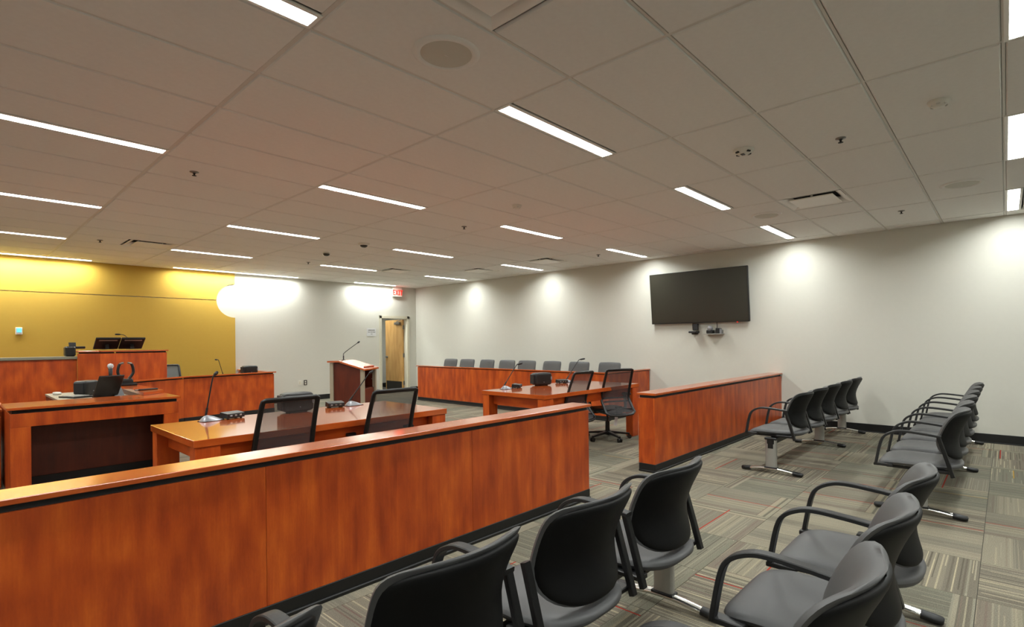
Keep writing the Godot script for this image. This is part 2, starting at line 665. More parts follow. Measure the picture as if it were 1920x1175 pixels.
func corridor() -> void:
	var st := mb()
	span(st, 6.4, 9.4, 0, 2.7, 14.2, 14.3, 0.0)
	span(st, 6.3, 6.4, 0, 2.7, FAR + 0.12, 14.3, 0.0)
	span(st, 9.3, 9.4, 0, 2.7, FAR + 0.12, 14.3, 0.0)
	span(st, 6.3, 9.4, 2.6, 2.7, FAR + 0.12, 14.3, 0.0)
	structure(obj("wall_corridor", st, "wall_paint"), "pale corridor wall seen through the open door")
	st = mb()
	span(st, 6.4, 9.3, 0, 0.1, 14.185, 14.2, 0.003)
	structure(obj("baseboard_corridor", st, "black_rubber"), "black baseboard of the corridor beyond the door")
	lamp(7.0, 8.2, 13.05, "white ceiling light in the corridor behind the door", 2.52, 1.2)


# ---------------------------------------------------------------- ceiling
func gx(i: float) -> float: return GX + GU * i
func gz(k: float) -> float: return GZ + GV * k


func is_lit(i: int, k: int) -> bool:     # a lamp lies along the far edge of this bay: bay k runs from grid line k - 1 to k
	return posmod(i, 2) == 1 and posmod(k, 4) == 0


func tile_mesh(w: float, d: float) -> ArrayMesh:
	# a tegular lay-in tile: a raised face with a chamfered rim
	var st := mb()
	flat(st)
	var x := w / 2
	var z := d / 2
	var b := 0.009
	var hi := 0.012
	var o := [Vector3(-x, hi, -z), Vector3(x, hi, -z), Vector3(x, hi, z), Vector3(-x, hi, z)]
	var n := [Vector3(-x + b, 0, -z + b), Vector3(x - b, 0, -z + b), Vector3(x - b, 0, z - b), Vector3(-x + b, 0, z - b)]
	quad(st, n[0], n[1], n[2], n[3])
	for i in 4:
		quad(st, o[i], o[(i + 1) % 4], n[(i + 1) % 4], n[i])
	quad(st, o[3], o[2], o[1], o[0])
	st.generate_normals()
	return st.commit()


func ceiling() -> void:
	var c := Node3D.new()
	c.name = "ceiling"
	add_child(c)
	structure(c, "suspended ceiling of white lay-in tiles in a metal grid")
	var st := mb()
	span(st, LEFT - 0.12, WALL + 0.12, TOP + 0.1, TOP + 0.2, BACK - 0.12, FAR + 0.12, 0.0)
	obj("ceiling_deck", st, "tile_face", c)
	# the grid: tees lie a little above the tile faces
	st = mb()
	for i in range(-4, 7):
		span(st, gx(i) - 0.011, gx(i) + 0.011, TOP + 0.006, TOP + 0.03, BACK, FAR, 0.0)
	obj("main_tee", st, "grid_metal", c)
	st = mb()
	for k in range(-9, 16):
		span(st, LEFT, WALL, TOP + 0.0055, TOP + 0.0285, gz(k) - 0.007, gz(k) + 0.007, 0.0)
	obj("cross_tee", st, "grid_metal", c)
	st = mb()
	span(st, WALL - 0.022, WALL, TOP + 0.002, TOP + 0.02, BACK, FAR, 0.0)
	span(st, LEFT, WALL, TOP + 0.002, TOP + 0.02, FAR - 0.022, FAR, 0.0)
	obj("wall_angle", st, "grid_metal", c)
	var shapes := {}
	var gap := 0.016
	for k in range(-9, 17):
		for i in range(-4, 7):
			var x0 := maxf(gx(i), LEFT)
			var x1 := minf(gx(i + 1), WALL)
			var d0 := maxf(gz(k - 1), BACK)
			var d1 := minf(gz(k), FAR)
			if d1 - d0 < 0.05 or x1 - x0 < 0.05:
				continue
			if is_lit(i, k):
				d1 -= 0.145
			var parts := [[x0, x1, d0, d1]]
			if has_vent(i, k):
				var half := x0 + (x1 - x0) / 2
				var first: bool = vent_first(i, k)
				parts = [[half, x1, d0, d1]] if first else [[x0, half, d0, d1]]
			for p in parts:
				if washer_row(p): p[3] = minf(p[3], 11.84)
				if p[3] - p[2] < 0.05: continue
				var w := snappedf(p[1] - p[0] - gap, 0.0005)
				var d := snappedf(p[3] - p[2] - gap, 0.0005)
				var key := Vector2(w, d)
				if not shapes.has(key):
					shapes[key] = tile_mesh(w, d)
				var o := hang("ceiling_tile", shapes[key], "tile_face", c)
				o.position = V((p[0] + p[1]) / 2, TOP, (p[2] + p[3]) / 2)
	# the plain strip behind the wall washers
	st = mb()
	for s in [[LEFT, -1.30], [1.78, 2.98], [5.43, 6.82], [8.02, WALL]]:
		span(st, s[0], s[1], TOP + 0.001, TOP + 0.02, 11.85, FAR, 0.0)
	for s in [[-1.30, 1.78], [2.98, 5.43], [6.82, 8.02]]:
		span(st, s[0], s[1], TOP + 0.001, TOP + 0.02, 12.02, FAR, 0.0)
	obj("border_strip", st, "tile_face", c)


func washer_row(p: Array) -> bool:
	return p[3] > 11.84


func has_vent(i: int, k: int) -> bool:
	return [i, k] in [[0, -1], [4, -1], [4, 12], [0, 12], [5, 7], [5, 10]]


func vent_first(i: int, k: int) -> bool:
	return [i, k] in [[0, -1], [4, -1], [4, 12], [5, 7], [5, 10]]


func lamp(x0: float, x1: float, d: float, label: String, y := TOP, power := 1.0, group := "linear ceiling lights") -> void:
	# a recessed slot lamp, 14 cm wide: flanged trough, glowing lens and a light of the same size just under it
	var L := x1 - x0
	var o := thing("ceiling_light", label, "light", V((x0 + x1) / 2, y, d), 0.0, group)
	var st := mb()
	for s in [-1.0, 1.0]:
		bx(st, Vector3(0, 0.004, s * 0.058), Vector3(L, 0.012, 0.022), 0.002)
		bx(st, Vector3(0, 0.03, s * 0.049), Vector3(L, 0.05, 0.004), 0.0)
		bx(st, Vector3(s * (L / 2 - 0.01), 0.004, 0), Vector3(0.02, 0.012, 0.095), 0.002)
		bx(st, Vector3(s * (L / 2 - 0.018), 0.03, 0), Vector3(0.004, 0.05, 0.095), 0.0)
	bx(st, Vector3(0, 0.058, 0), Vector3(L, 0.006, 0.13), 0.0)
	obj("trough", st, "white_metal", o)
	st = mb()
	bx(st, Vector3(0, 0.028, 0), Vector3(L - 0.042, 0.006, 0.092), 0.0)
	obj("lens", st, "lamp_lens", o)
	var a := AreaLight3D.new()
	a.name = "light"
	a.area_size = Vector2(L - 0.06, 0.085)
	a.light_color = Color(0.982, 1.0, 0.988)
	a.light_energy = 2.1 * power * L / 1.22
	a.shadow_enabled = true
	a.set("area_range", 20.0)
	a.set("area_attenuation", 2.0)
	a.rotation.x = -PI / 2
	a.position = Vector3(0, 0.022, 0)
	o.add_child(a)


func lamps() -> void:
	var rows := {-8: "behind the camera", -4: "above the public seats", 0: "above the wooden rail", 4: "above the tables", 8: "before the lectern", 12: "nearest the yellow wall"}
	var cols := {5: "first from the television wall", 3: "second from the television wall", 1: "third from the television wall", -1: "fourth from the television wall", -3: "fifth from the television wall"}
	for k in rows:
		for i in cols:
			lamp(gx(i), gx(i + 1), gz(k) - 0.07, "linear ceiling light, %s, in the row %s" % [cols[i], rows[k]])
	lamp(-1.30, 1.78, 11.93, "long wall washer light above the left half of the yellow wall", TOP, 1.15)
	lamp(2.98, 5.43, 11.93, "long wall washer light above the edge of the yellow panelling", TOP, 1.15)
	lamp(6.82, 8.02, 11.93, "short wall washer light beside the exit sign", TOP, 1.15)


func ceiling_fittings() -> void:
	# square air diffusers: a white frame and a floating plate
	var vents := [[0, -1, true, "square ceiling diffuser at the top of the picture above the rail"], [4, -1, true, "square ceiling diffuser with tilted white plate in front of the television wall"],
		[4, 12, true, "square ceiling diffuser near the exit door"], [0, 12, false, "square ceiling diffuser in front of the yellow wall"],
		[5, 7, true, "square ceiling diffuser by the television wall over the middle of the jury box"], [5, 10, true, "square ceiling diffuser by the television wall over the far jury chairs"]]
	for q in vents:
		var x0: float = gx(q[0]) if q[2] else gx(q[0]) + GU / 2
		var o := thing("air_diffuser", q[3], "vent", V(x0 + GU / 4, TOP, gz(q[1]) - GV / 2), 0.0, "square air diffusers")
		var st := mb()
		var h := GV / 2 - 0.008
		for s in [-1.0, 1.0]:
			for turn in [0.0, PI / 2]:
				var b := Basis(Vector3.UP, turn)
				var pts := []
				for w in 7:      # a coved frame rising into the neck
					var a := w / 6.0
					pts.append(Vector2(h - 0.09 * a, 0.002 + 0.05 * a * a))
				smooth(st)
				for w in 6:
					var p: Vector2 = pts[w]
					var n: Vector2 = pts[w + 1]
					var e := [b * Vector3(-p.x, p.y, s * p.x), b * Vector3(p.x, p.y, s * p.x), b * Vector3(n.x, n.y, s * n.x), b * Vector3(-n.x, n.y, s * n.x)]
					if (e[1] - e[0]).cross(e[2] - e[0]).y > 0.0: e.reverse()
					quad(st, e[0], e[1], e[2], e[3])
		obj("frame", st, "white_metal", o)
		st = mb()
		bx(st, Vector3(0, 0.075, 0), Vector3(GV - 0.12, 0.01, GV - 0.12), 0.0)
		obj("throat", st, "void_black", o)
		st = mb()
		bx(st, Vector3(0, -0.002, 0), Vector3(0.42, 0.012, 0.42), 0.004)
		for s in [-1.0, 1.0]:
			bx(st, Vector3(s * 0.15, 0.036, 0), Vector3(0.01, 0.068, 0.02), 0.0)
		obj("plate", st, "white_metal", o)
	# round ceiling loudspeakers
	var spk := [[1.755, 2.137, "round ceiling loudspeaker grille nearest the camera, at the top of the picture"], [6.67, 2.137, "round ceiling loudspeaker grille beside the square diffuser"], [6.67, 0.31, "round ceiling loudspeaker grille nearest the right edge of the picture"]]
	for q in spk:
		var o := thing("ceiling_speaker", q[2], "loudspeaker", V(q[0], TOP, q[1]), 0.0, "round ceiling loudspeakers")
		var st := mb()
		lathe(st, Vector3.ZERO, [Vector2(0.132, -0.004), Vector2(0.138, -0.011), Vector2(0.155, -0.012), Vector2(0.172, -0.004), Vector2(0.174, 0.0)], 40)
		obj("rim", st, "tile_face", o)
		st = mb()
		lathe(st, Vector3.ZERO, [Vector2(0.0, -0.008), Vector2(0.08, -0.0075), Vector2(0.133, -0.004)], 40)
		obj("grille", st, "speaker_grille", o)
		st = mb()
		bx(st, Vector3(0, -0.009, 0), Vector3(0.022, 0.003, 0.008), 0.001)
		obj("badge", st, "grid_metal", o)
	# smoke detectors
	var det := [[4.23, 0.305, "white smoke detector nearest the right edge of the ceiling", 0.06, false], [4.24, 1.526, "white ceiling detector with dark sensor windows above the rail", 0.078, true],
		[4.23, 3.97, "white smoke detector above the tables", 0.055, false], [4.23, 8.27, "small white smoke detector far back near the lectern", 0.055, false], [4.25, 7.15, "white dome camera with a dark bowl in the middle of the ceiling", 0.085, true]]
	for q in det:
		var o := thing("ceiling_detector", q[2], "detector", V(q[0], TOP, q[1]))
		var r: float = q[3]
		var st := mb()
		lathe(st, Vector3.ZERO, [Vector2(0.0, -0.038), Vector2(r * 0.5, -0.037), Vector2(r * 0.62, -0.03), Vector2(r * 0.9, -0.018), Vector2(r, -0.008), Vector2(r, 0.0)], 28)
		obj("housing", st, "white_plastic", o)
		st = mb()
		if q[1] > 6.0:
			lathe(st, Vector3.ZERO, [Vector2(0.0, -0.062), Vector2(0.03, -0.058), Vector2(0.05, -0.045), Vector2(0.056, -0.03)], 24)
			obj("dark_dome", st, "screen_glass", o)
		elif q[4]:
			for a in 4:
				var d := Vector3(cos(a * PI / 2 + 0.5), 0, sin(a * PI / 2 + 0.5))
				st = mb()
				bx(st, d * r * 0.74 + Vector3(0, -0.026, 0), Vector3(0.03, 0.012, 0.016), 0.002, Basis(Vector3.UP, -(a * PI / 2 + 0.5) + PI / 2))
				obj("sensor_window", st, "black_plastic", o)
			st = mb()
			bx(st, Vector3(-0.01, -0.038, 0.0), Vector3(0.035, 0.008, 0.028), 0.002)
			obj("sensor_cap", st, "black_plastic", o)
		else:
			for a in 6:
				var d := Vector3(cos(a * TAU / 6), 0, sin(a * TAU / 6))
				st = mb()
				bx(st, d * r * 0.72 + Vector3(0, -0.028, 0), Vector3(0.004, 0.012, 0.02), 0.0, Basis(Vector3.UP, -a * TAU / 6))
				obj("sensor_slot", st, "grid_metal", o)
	# sprinkler heads
	var spr := [[4.5, 0.905, "dark sprinkler head in the ceiling above the public seats"], [7.58, 0.905, "dark sprinkler head in the ceiling nearest the television wall's right end"],
		[4.53, 5.19, "dark sprinkler head between the lights over the right table"], [1.465, 5.19, "dark sprinkler head over the clerk's desk side of the left table"], [7.65, 5.25, "dark sprinkler head by the light at the television wall"],
		[1.5, 9.5, "dark sprinkler head left of the diffuser by the yellow wall"], [4.51, 9.5, "dark sprinkler head far back above the witness stand"]]
	for q in spr:
		var o := thing("sprinkler", q[2], "sprinkler", V(q[0], TOP, q[1]), 0.0, "ceiling sprinkler heads")
		var st := mb()
		lathe(st, Vector3.ZERO, [Vector2(0.012, -0.012), Vector2(0.034, -0.006), Vector2(0.036, 0.0)], 20)
		obj("escutcheon", st, "steel", o)
		st = mb()
		lathe(st, Vector3.ZERO, [Vector2(0.0, -0.036), Vector2(0.017, -0.035), Vector2(0.018, -0.032), Vector2(0.007, -0.029), Vector2(0.008, -0.018), Vector2(0.013, -0.012), Vector2(0.013, -0.006)], 16)
		obj("deflector", st, "black_metal", o)


# ---------------------------------------------------------------- low partitions
func wall_run(o: Node3D, a: Vector2, b: Vector2, h: float, thick: float, cap_w: float, cap_t: float, reveal: float, toe: float, split: float, ends := [false, false], shift := 0) -> void:
	# a panelled low wall from a to b (x, depth); its front is on the right-hand side when walking from a to b seen from above
	var dir := (b - a).normalized()
	var L := (b - a).length()
	var turn := atan2(dir.y, dir.x)
	var xf := Transform3D(Basis(Vector3.UP, turn), V(a.x, 0, a.y))
	var put := func(st: SurfaceTool, x0: float, x1: float, y0: float, y1: float, z0: float, z1: float, bv: float) -> void:
		bx(st, xf * Vector3((x0 + x1) / 2, (y0 + y1) / 2, (z0 + z1) / 2), Vector3(x1 - x0, y1 - y0, absf(z1 - z0)), bv, xf.basis)
	var body := h - cap_t - reveal
	# local z = 0 is the front face, the wall goes back to z = -thick
	var st := mb()
	put.call(st, 0.012, L - 0.012, toe, h - cap_t, -thick + 0.012, -0.012, 0.0)
	obj("core", st, "black_reveal", o)
	var n := maxi(1, roundi(L / split))
	var kinds := ["cherry", "cherry_second", "cherry_third"]
	for i in n:
		st = mb()
		put.call(st, L * i / n + (0.0006 if i > 0 else 0.0), L * (i + 1) / n - (0.0006 if i < n - 1 else 0.0), toe, body, -0.018, 0.0, 0.0012)
		obj("front_panel", st, kinds[(i + shift) % 3], o)
	st = mb()
	put.call(st, 0.0, L, toe, body, -thick, -thick + 0.018, 0.0012)
	obj("back_panel", st, kinds[(n + shift) % 3], o)
	for e in 2:
		if ends[e]:
			st = mb()
			var x: float = 0.0 if e == 0 else L - 0.018
			put.call(st, x, x + 0.018, toe, body, -thick + 0.0185, -0.0185, 0.0012)
			obj("end_panel", st, kinds[(n + shift + 1) % 3], o)
	st = mb()
	var over := (cap_w - thick) / 2
	put.call(st, -(over if ends[0] else 0.0), L + (over if ends[1] else 0.0), h - cap_t, h, -thick - over, over, 0.0025)
	obj("cap", st, "cherry_top", o)
	st = mb()
	put.call(st, 0.006 if not ends[0] else -0.004, L - 0.006 if not ends[1] else L + 0.004, 0.0, toe, -thick + 0.004, -0.004 + 0.008, 0.002)
	put.call(st, 0.006 if not ends[0] else -0.008, L - 0.006 if not ends[1] else L + 0.008, 0.0, 0.022, -thick, 0.014, 0.006)
	obj("toe_kick", st, "black_rubber", o)


func partitions() -> void:
	var o := thing("rail", "long cherry wood rail with a black reveal in front of the left public seats", "partition")
	wall_run(o, Vector2(-1.6, 2.628), Vector2(3.66, 2.628), 0.80, 0.165, 0.2, 0.022, 0.028, 0.085, 1.22, [false, true])
	o = thing("rail", "short cherry wood rail that meets the television wall beyond the gate opening", "partition")
	wall_run(o, Vector2(4.775, 2.618), Vector2(WALL - 0.003, 2.618), 0.80, 0.185, 0.215, 0.022, 0.028, 0.085, 1.35, [true, false], 1)


func jury_box() -> void:
	var o := thing("jury_box", "long low cherry wood front wall of the jury box with black toe kick", "partition")
	wall_run(o, Vector2(7.38, 10.135), Vector2(7.38, 4.885), 0.80, 0.06, 0.105, 0.02, 0.012, 0.075, 1.75, [true, true], 2)
	wall_run(o, Vector2(7.44, 4.93), Vector2(WALL - 0.003, 4.93), 0.80, 0.06, 0.105, 0.02, 0.012, 0.075, 1.4, [false, false], 1)
	var spots := [9.75, 9.15, 8.51, 7.885, 7.30, 6.655, 5.975, 5.30]
	var words := ["black jury chair farthest from the camera, at the door end of the jury box", "second black jury chair from the door end of the jury box", "third black jury chair from the door end of the jury box", "fourth black jury chair from the door end, left of the middle of the jury box",
		"fifth black jury chair from the door end, right of the middle of the jury box", "third black jury chair from the camera end of the jury box", "second black jury chair from the camera end of the jury box", "black jury chair nearest the camera, at the rail end of the jury box"]
	var first := jury_chair(words[0])
	first.position = V(7.80, 0, spots[0])
	first.rotation.y = PI / 2
	for i in range(1, 8):
		dup(first, V(7.80, 0, spots[i]), PI / 2 + [0.0, 0.05, -0.04, 0.0, 0.06, -0.03, 0.04, 0.02][i], words[i])


func padded(st: SurfaceTool, centre: Callable, hw: Callable, y0: float, y1: float, front: float, rear: float, n_top: float, n_low: float, nu := 20, nv := 20) -> void:
	# an upholstered slab: centre(u, y) is its middle surface (x is set by hw), front/rear its offsets along local -z and +z
	for side in [1.0, -1.0]:
		var f := func(u: float, t: float) -> Vector3:
			var v := signf(t) * (1.0 - pow(1.0 - absf(t), 2.0))
			var uu := signf(u) * (1.0 - pow(1.0 - absf(u), 1.6))
			var y := lerpf(y0, y1, v * 0.5 + 0.5)
			var n := n_top if v > 0.0 else n_low
			var w := pow(maxf(0.0, 1.0 - pow(absf(v), n)), 1.0 / n)
			var e := sqrt(maxf(0.0, 1.0 - pow(absf(uu), 7.0))) * sqrt(maxf(0.0, 1.0 - pow(absf(v), 9.0)))
			var p: Vector3 = centre.call(uu * w, y)
			p.x = uu * hw.call(y) * w
			p.z += (-front if side > 0.0 else rear) * e
			return p
		grid(st, f, nu, nv, side > 0.0)


func jury_chair(label: String) -> Node3D:
	var o := thing("jury_chair", label, "chair", Vector3.ZERO, 0.0, "black jury chairs behind the jury box")
	var st := mb()
	padded(st, func(u: float, y: float) -> Vector3: return Vector3(0, y, 0.2 + 0.10 * (y - 0.5) / 0.44 - 0.035 * u * u), func(_y: float) -> float: return 0.232, 0.47, 0.94, 0.032, 0.032, 12.0, 8.0, 14, 14)
	obj("backrest", st, "vinyl", o)
	st = mb()
	seat_pad(st, 0.23, -0.24, 0.22, 0.45, 0.07, 8.0, 8.0)
	obj("seat", st, "vinyl", o)
	st = mb()
	strap(st, curve([Vector3(0, 0.36, 0.1), Vector3(0, 0.37, 0.25), Vector3(0, 0.5, 0.28), Vector3(0, 0.62, 0.29)], 4), 0.07, 0.012)
	obj("back_bracket", st, "black_metal", o)
	swivel_base(o, 0.25)
	return o


func swivel_base(o: Node3D, r: float) -> void:
	var st := mb()
	tube(st, [Vector3(0, 0.1, 0), Vector3(0, 0.24, 0)], 0.03, 14)
	tube(st, [Vector3(0, 0.24, 0), Vector3(0, 0.37, 0)], 0.016, 12)
	bx(st, Vector3(0, 0.365, 0.0), Vector3(0.2, 0.035, 0.24), 0.008)
	obj("column", st, "black_metal", o)
	st = mb()
	lathe(st, Vector3.ZERO, [Vector2(0.0, 0.06), Vector2(0.045, 0.062), Vector2(0.05, 0.08), Vector2(0.044, 0.115), Vector2(0.0, 0.118)], 18)
	obj("hub", st, "black_plastic", o)
	for k in 5:
		var a := TAU * k / 5 + 0.3
		var d := Vector3(cos(a), 0, sin(a))
		st = mb()
		strap(st, [d * 0.03 + Vector3(0, 0.092, 0), d * r * 0.5 + Vector3(0, 0.082, 0), d * r + Vector3(0, 0.066, 0)], 0.042, 0.03, d.cross(Vector3.UP), [1.15, 1.0, 0.72])
		obj("leg", st, "black_plastic", o)
		st = mb()
		var side := d.cross(Vector3.UP)
		for s in [-1.0, 1.0]:
			tube(st, [d * r + side * s * 0.008 + Vector3(0, 0.027, 0), d * r + side * s * 0.026 + Vector3(0, 0.027, 0)], 0.027, 16, [], 1.0, Vector3.UP)
		tube(st, [d * r + Vector3(0, 0.03, 0), d * r + Vector3(0, 0.068, 0)], 0.009, 8)
		obj("caster", st, "black_plastic", o)


func seat_pad(st: SurfaceTool, hw: float, z0: float, z1: float, top: float, thick: float, n_front: float, n_rear: float, fall := 0.025, dish := 0.012) -> void:
	# z0 is the front edge (local -z is forward), z1 the rear edge
	for side in [1.0, -1.0]:
		var f := func(u: float, t: float) -> Vector3:
			var v := signf(t) * (1.0 - pow(1.0 - absf(t), 1.9))
			var uu := signf(u) * (1.0 - pow(1.0 - absf(u), 1.6))
			var n := n_front if v < 0.0 else n_rear
			var w := pow(maxf(0.0, 1.0 - pow(absf(v), n)), 1.0 / n)
			var e := sqrt(maxf(0.0, 1.0 - pow(absf(uu), 6.0))) * sqrt(maxf(0.0, 1.0 - pow(absf(v), 7.0)))
			var y := top - thick * 0.5 - fall * pow(maxf(0.0, (-v - 0.35) / 0.65), 2.0) - dish * (1.0 - uu * uu) * (1.0 - v * v)
			return Vector3(uu * hw * w, y + side * thick * 0.5 * e, lerpf(z0, z1, v * 0.5 + 0.5))
		grid(st, f, 20, 20, side > 0.0)


# ---------------------------------------------------------------- judge's bench, witness stand
func bench() -> void:
	# the low witness front, cranked in plan
	var o := thing("witness_stand", "cranked low cherry wood front wall of the witness stand before the yellow wall", "partition")
	wall_run(o, Vector2(1.70, 9.70), Vector2(2.72, 10.29), 0.80, 0.06, 0.12, 0.022, 0.02, 0.1, 1.5, [false, false], 0)
	wall_run(o, Vector2(2.72, 10.29), Vector2(4.285, 10.50), 0.80, 0.06, 0.12, 0.022, 0.02, 0.1, 1.6, [false, true], 1)
	wall_run(o, Vector2(4.275, 10.57), Vector2(4.275, FAR - 0.02), 0.80, 0.06, 0.12, 0.022, 0.02, 0.1, 1.6, [false, false], 2)
	# the tall bench block with a faceted front
	o = thing("judge_bench", "tall faceted cherry wood judge bench with a black line under its top", "bench")
	wall_run(o, Vector2(1.445, 11.06), Vector2(1.69, 10.78), 1.252, 0.05, 0.09, 0.022, 0.022, 0.1, 1.0, [false, false], 2)
	wall_run(o, Vector2(1.69, 10.78), Vector2(1.885, 10.78), 1.252, 0.05, 0.09, 0.022, 0.022, 0.1, 1.0, [false, false], 1)
	wall_run(o, Vector2(1.885, 10.78), Vector2(2.60, 10.79), 1.252, 0.05, 0.09, 0.022, 0.022, 0.1, 1.0, [false, true], 0)
	var st := mb()
	prism(st, PackedVector2Array([Vector2(1.46, -11.07), Vector2(1.70, -10.83), Vector2(2.60, -10.84), Vector2(2.60, -11.4), Vector2(1.46, -11.4)]), 0.02, Transform3D(Basis(Vector3.RIGHT, Vector3.BACK, Vector3.DOWN), Vector3(0, 1.25, 0)))
	obj("worktop", st, "cherry_top", o)
	o = thing("bench_side_wall", "lower cherry wood bench wall with a grey metal cap, left of the tall bench block", "partition")
	st = mb()
	span(st, -1.6, 1.45, 0.1, 1.12, 11.12, 11.3)
	obj("front_panel", st, "cherry_second", o)
	st = mb()
	span(st, -1.6, 1.45, 1.122, 1.166, 11.09, 11.33, 0.004)
	obj("cap", st, "grey_cap", o)
	st = mb()
	span(st, -1.6, 1.45, 0, 0.1, 11.13, 11.29)
	obj("toe_kick", st, "black_rubber", o)
	# two monitors lying back on the bench, seen from behind
	for i in 2:
		var m := thing("monitor", ["left of two black monitors tilted back on the judge bench, seen from behind", "right of two black monitors tilted back on the judge bench, seen from behind"][i], "monitor", V(1.815 + 0.335 * i, 1.272, 11.02), 0.0, "monitors on the judge bench")
		var tilt := Basis(Vector3.RIGHT, 1.02)
		st = mb()
		bx(st, tilt * Vector3(0, 0.165, 0) + Vector3(0, 0.012, -0.12), Vector3(0.325, 0.33, 0.03), 0.006, tilt)
		obj("casing", st, "matte_black", m)
		st = mb()
		bx(st, tilt * Vector3(0, 0.28, 0.017) + Vector3(0, 0.012, -0.12), Vector3(0.24, 0.03, 0.006), 0.002, tilt)
		obj("vent_strip", st, "satin_metal", m)
		st = mb()
		bx(st, tilt * Vector3(0, 0.165, -0.017) + Vector3(0, 0.012, -0.12), Vector3(0.3, 0.29, 0.004), 0.0, tilt)
		obj("screen", st, "screen_glass", m)
		st = mb()
		strap(st, [Vector3(0, 0.006, 0.03), Vector3(0, 0.04, 0.03), Vector3(0, 0.09, 0.01)], 0.05, 0.014)
		bx(st, Vector3(0, 0.004, 0.02), Vector3(0.16, 0.008, 0.12), 0.002)
		obj("stand", st, "black_plastic", m)
	# black device box on the grey cap
	var p := thing("printer", "black box printer with a raised flap on the grey bench cap", "printer", V(1.37, 1.166, 11.21))
	st = mb()
	bx(st, Vector3(0, 0.08, 0), Vector3(0.13, 0.16, 0.2), 0.02)
	bx(st, Vector3(0.1, 0.14, -0.06), Vector3(0.2, 0.04, 0.1), 0.012)
	obj("casing", st, "black_plastic", p)
	st = mb()
	bx(st, Vector3(0.03, 0.19, 0.03), Vector3(0.09, 0.07, 0.012), 0.003, Basis(Vector3.RIGHT, -0.4))
	obj("flap", st, "dark_plastic", p)
	microphone("black gooseneck microphone bending left over the bench monitors", V(2.19, 1.272, 11.30), [V(2.19, 1.28, 11.30), V(2.14, 1.435, 11.2), V(2.06, 1.503, 11.05), V(2.004, 1.518, 11.05), V(1.94, 1.52, 11.05)], 0.0, false)
	microphone("thin gooseneck microphone rising behind the witness stand", V(3.56, 0.74, 11.0), [V(3.56, 0.745, 11.0), V(3.535, 0.82, 11.0), V(3.478, 1.027, 11.0), V(3.46, 1.042, 11.0), V(3.424, 1.049, 11.0)], 0.0, false)
	# shelf behind the witness front, so that what stands there has something to stand on
	o = thing("witness_desk", "plain cherry desk top behind the witness stand front", "desk")
	st = mb()
	span(st, 3.35, 4.20, 0.715, 0.74, 10.62, 11.15)
	obj("desk_top", st, "cherry_top", o)
	st = mb()
	span(st, 3.37, 3.40, 0, 0.715, 10.64, 11.12)
	obj("support", st, "cherry", o)
	st = mb()
	span(st, 4.15, 4.18, 0, 0.715, 10.64, 11.12)
	obj("support", st, "cherry", o)
	var box := speaker_box("black rounded table loudspeaker peeping over the witness stand", V(3.98, 0.74, 10.88), 0.15)
	box.scale = Vector3.ONE
	var chair := task_chair("grey mesh chair behind the witness stand beside the tall bench", false)
	chair.position = V(2.80, 0, 11.32)
	chair.rotation.y = PI


func microphone(label: String, at: Vector3, path: Array, turn: float, boat := true) -> Node3D:
	var o := thing("microphone", label, "microphone", at, 0.0, "gooseneck microphones")
	var st := mb()
	if boat:       # a low wedge-shaped base
		var b := Basis(Vector3.UP, turn)
		var f := func(u: float, v: float) -> Vector3:
			var t := (v + 1.0) / 2.0
			var a := u * PI
			var s := pow(1.0 - t, 0.7)
			var c := Vector2(cos(a), sin(a))
			var k := 1.0 / pow(pow(absf(c.x), 3.0) + pow(absf(c.y), 3.0), 1.0 / 3.0)
			return b * Vector3(c.x * k * 0.085 * s - 0.035 * t, 0.045 * t + 0.004, c.y * k * 0.055 * s)
		grid(st, f, 24, 6, true)
		obj("base", st, "silver_plastic", o)
		st = mb()
		bx(st, Vector3(0, 0.0025, 0), Vector3(0.16, 0.005, 0.1), 0.002, b)
		obj("base_pad", st, "black_rubber", o)
	else:
		lathe(st, Vector3.ZERO, [Vector2(0.03, 0.0), Vector2(0.03, 0.006), Vector2(0.01, 0.012), Vector2(0.0, 0.012)], 14)
		obj("base", st, "black_plastic", o)
	var pts := []
	for q in path: pts.append(q - at)
	st = mb()
	tube(st, curve(pts.slice(0, pts.size() - 1), 5), 0.0055, 8)
	tube(st, [pts[0], pts[0] + (pts[1] - pts[0]).normalized() * 0.06], 0.009, 8)
	obj("gooseneck", st, "black_metal", o)
	st = mb()
	var a: Vector3 = pts[pts.size() - 2]
	var z: Vector3 = pts[pts.size() - 1]
	var along := (z - a).normalized()
	tube(st, [a, a.lerp(z, 0.3), z, z + along * 0.012], 0.013, 10, [0.6, 1.0, 1.0, 0.5])
	obj("capsule", st, "black_plastic", o)
	return o


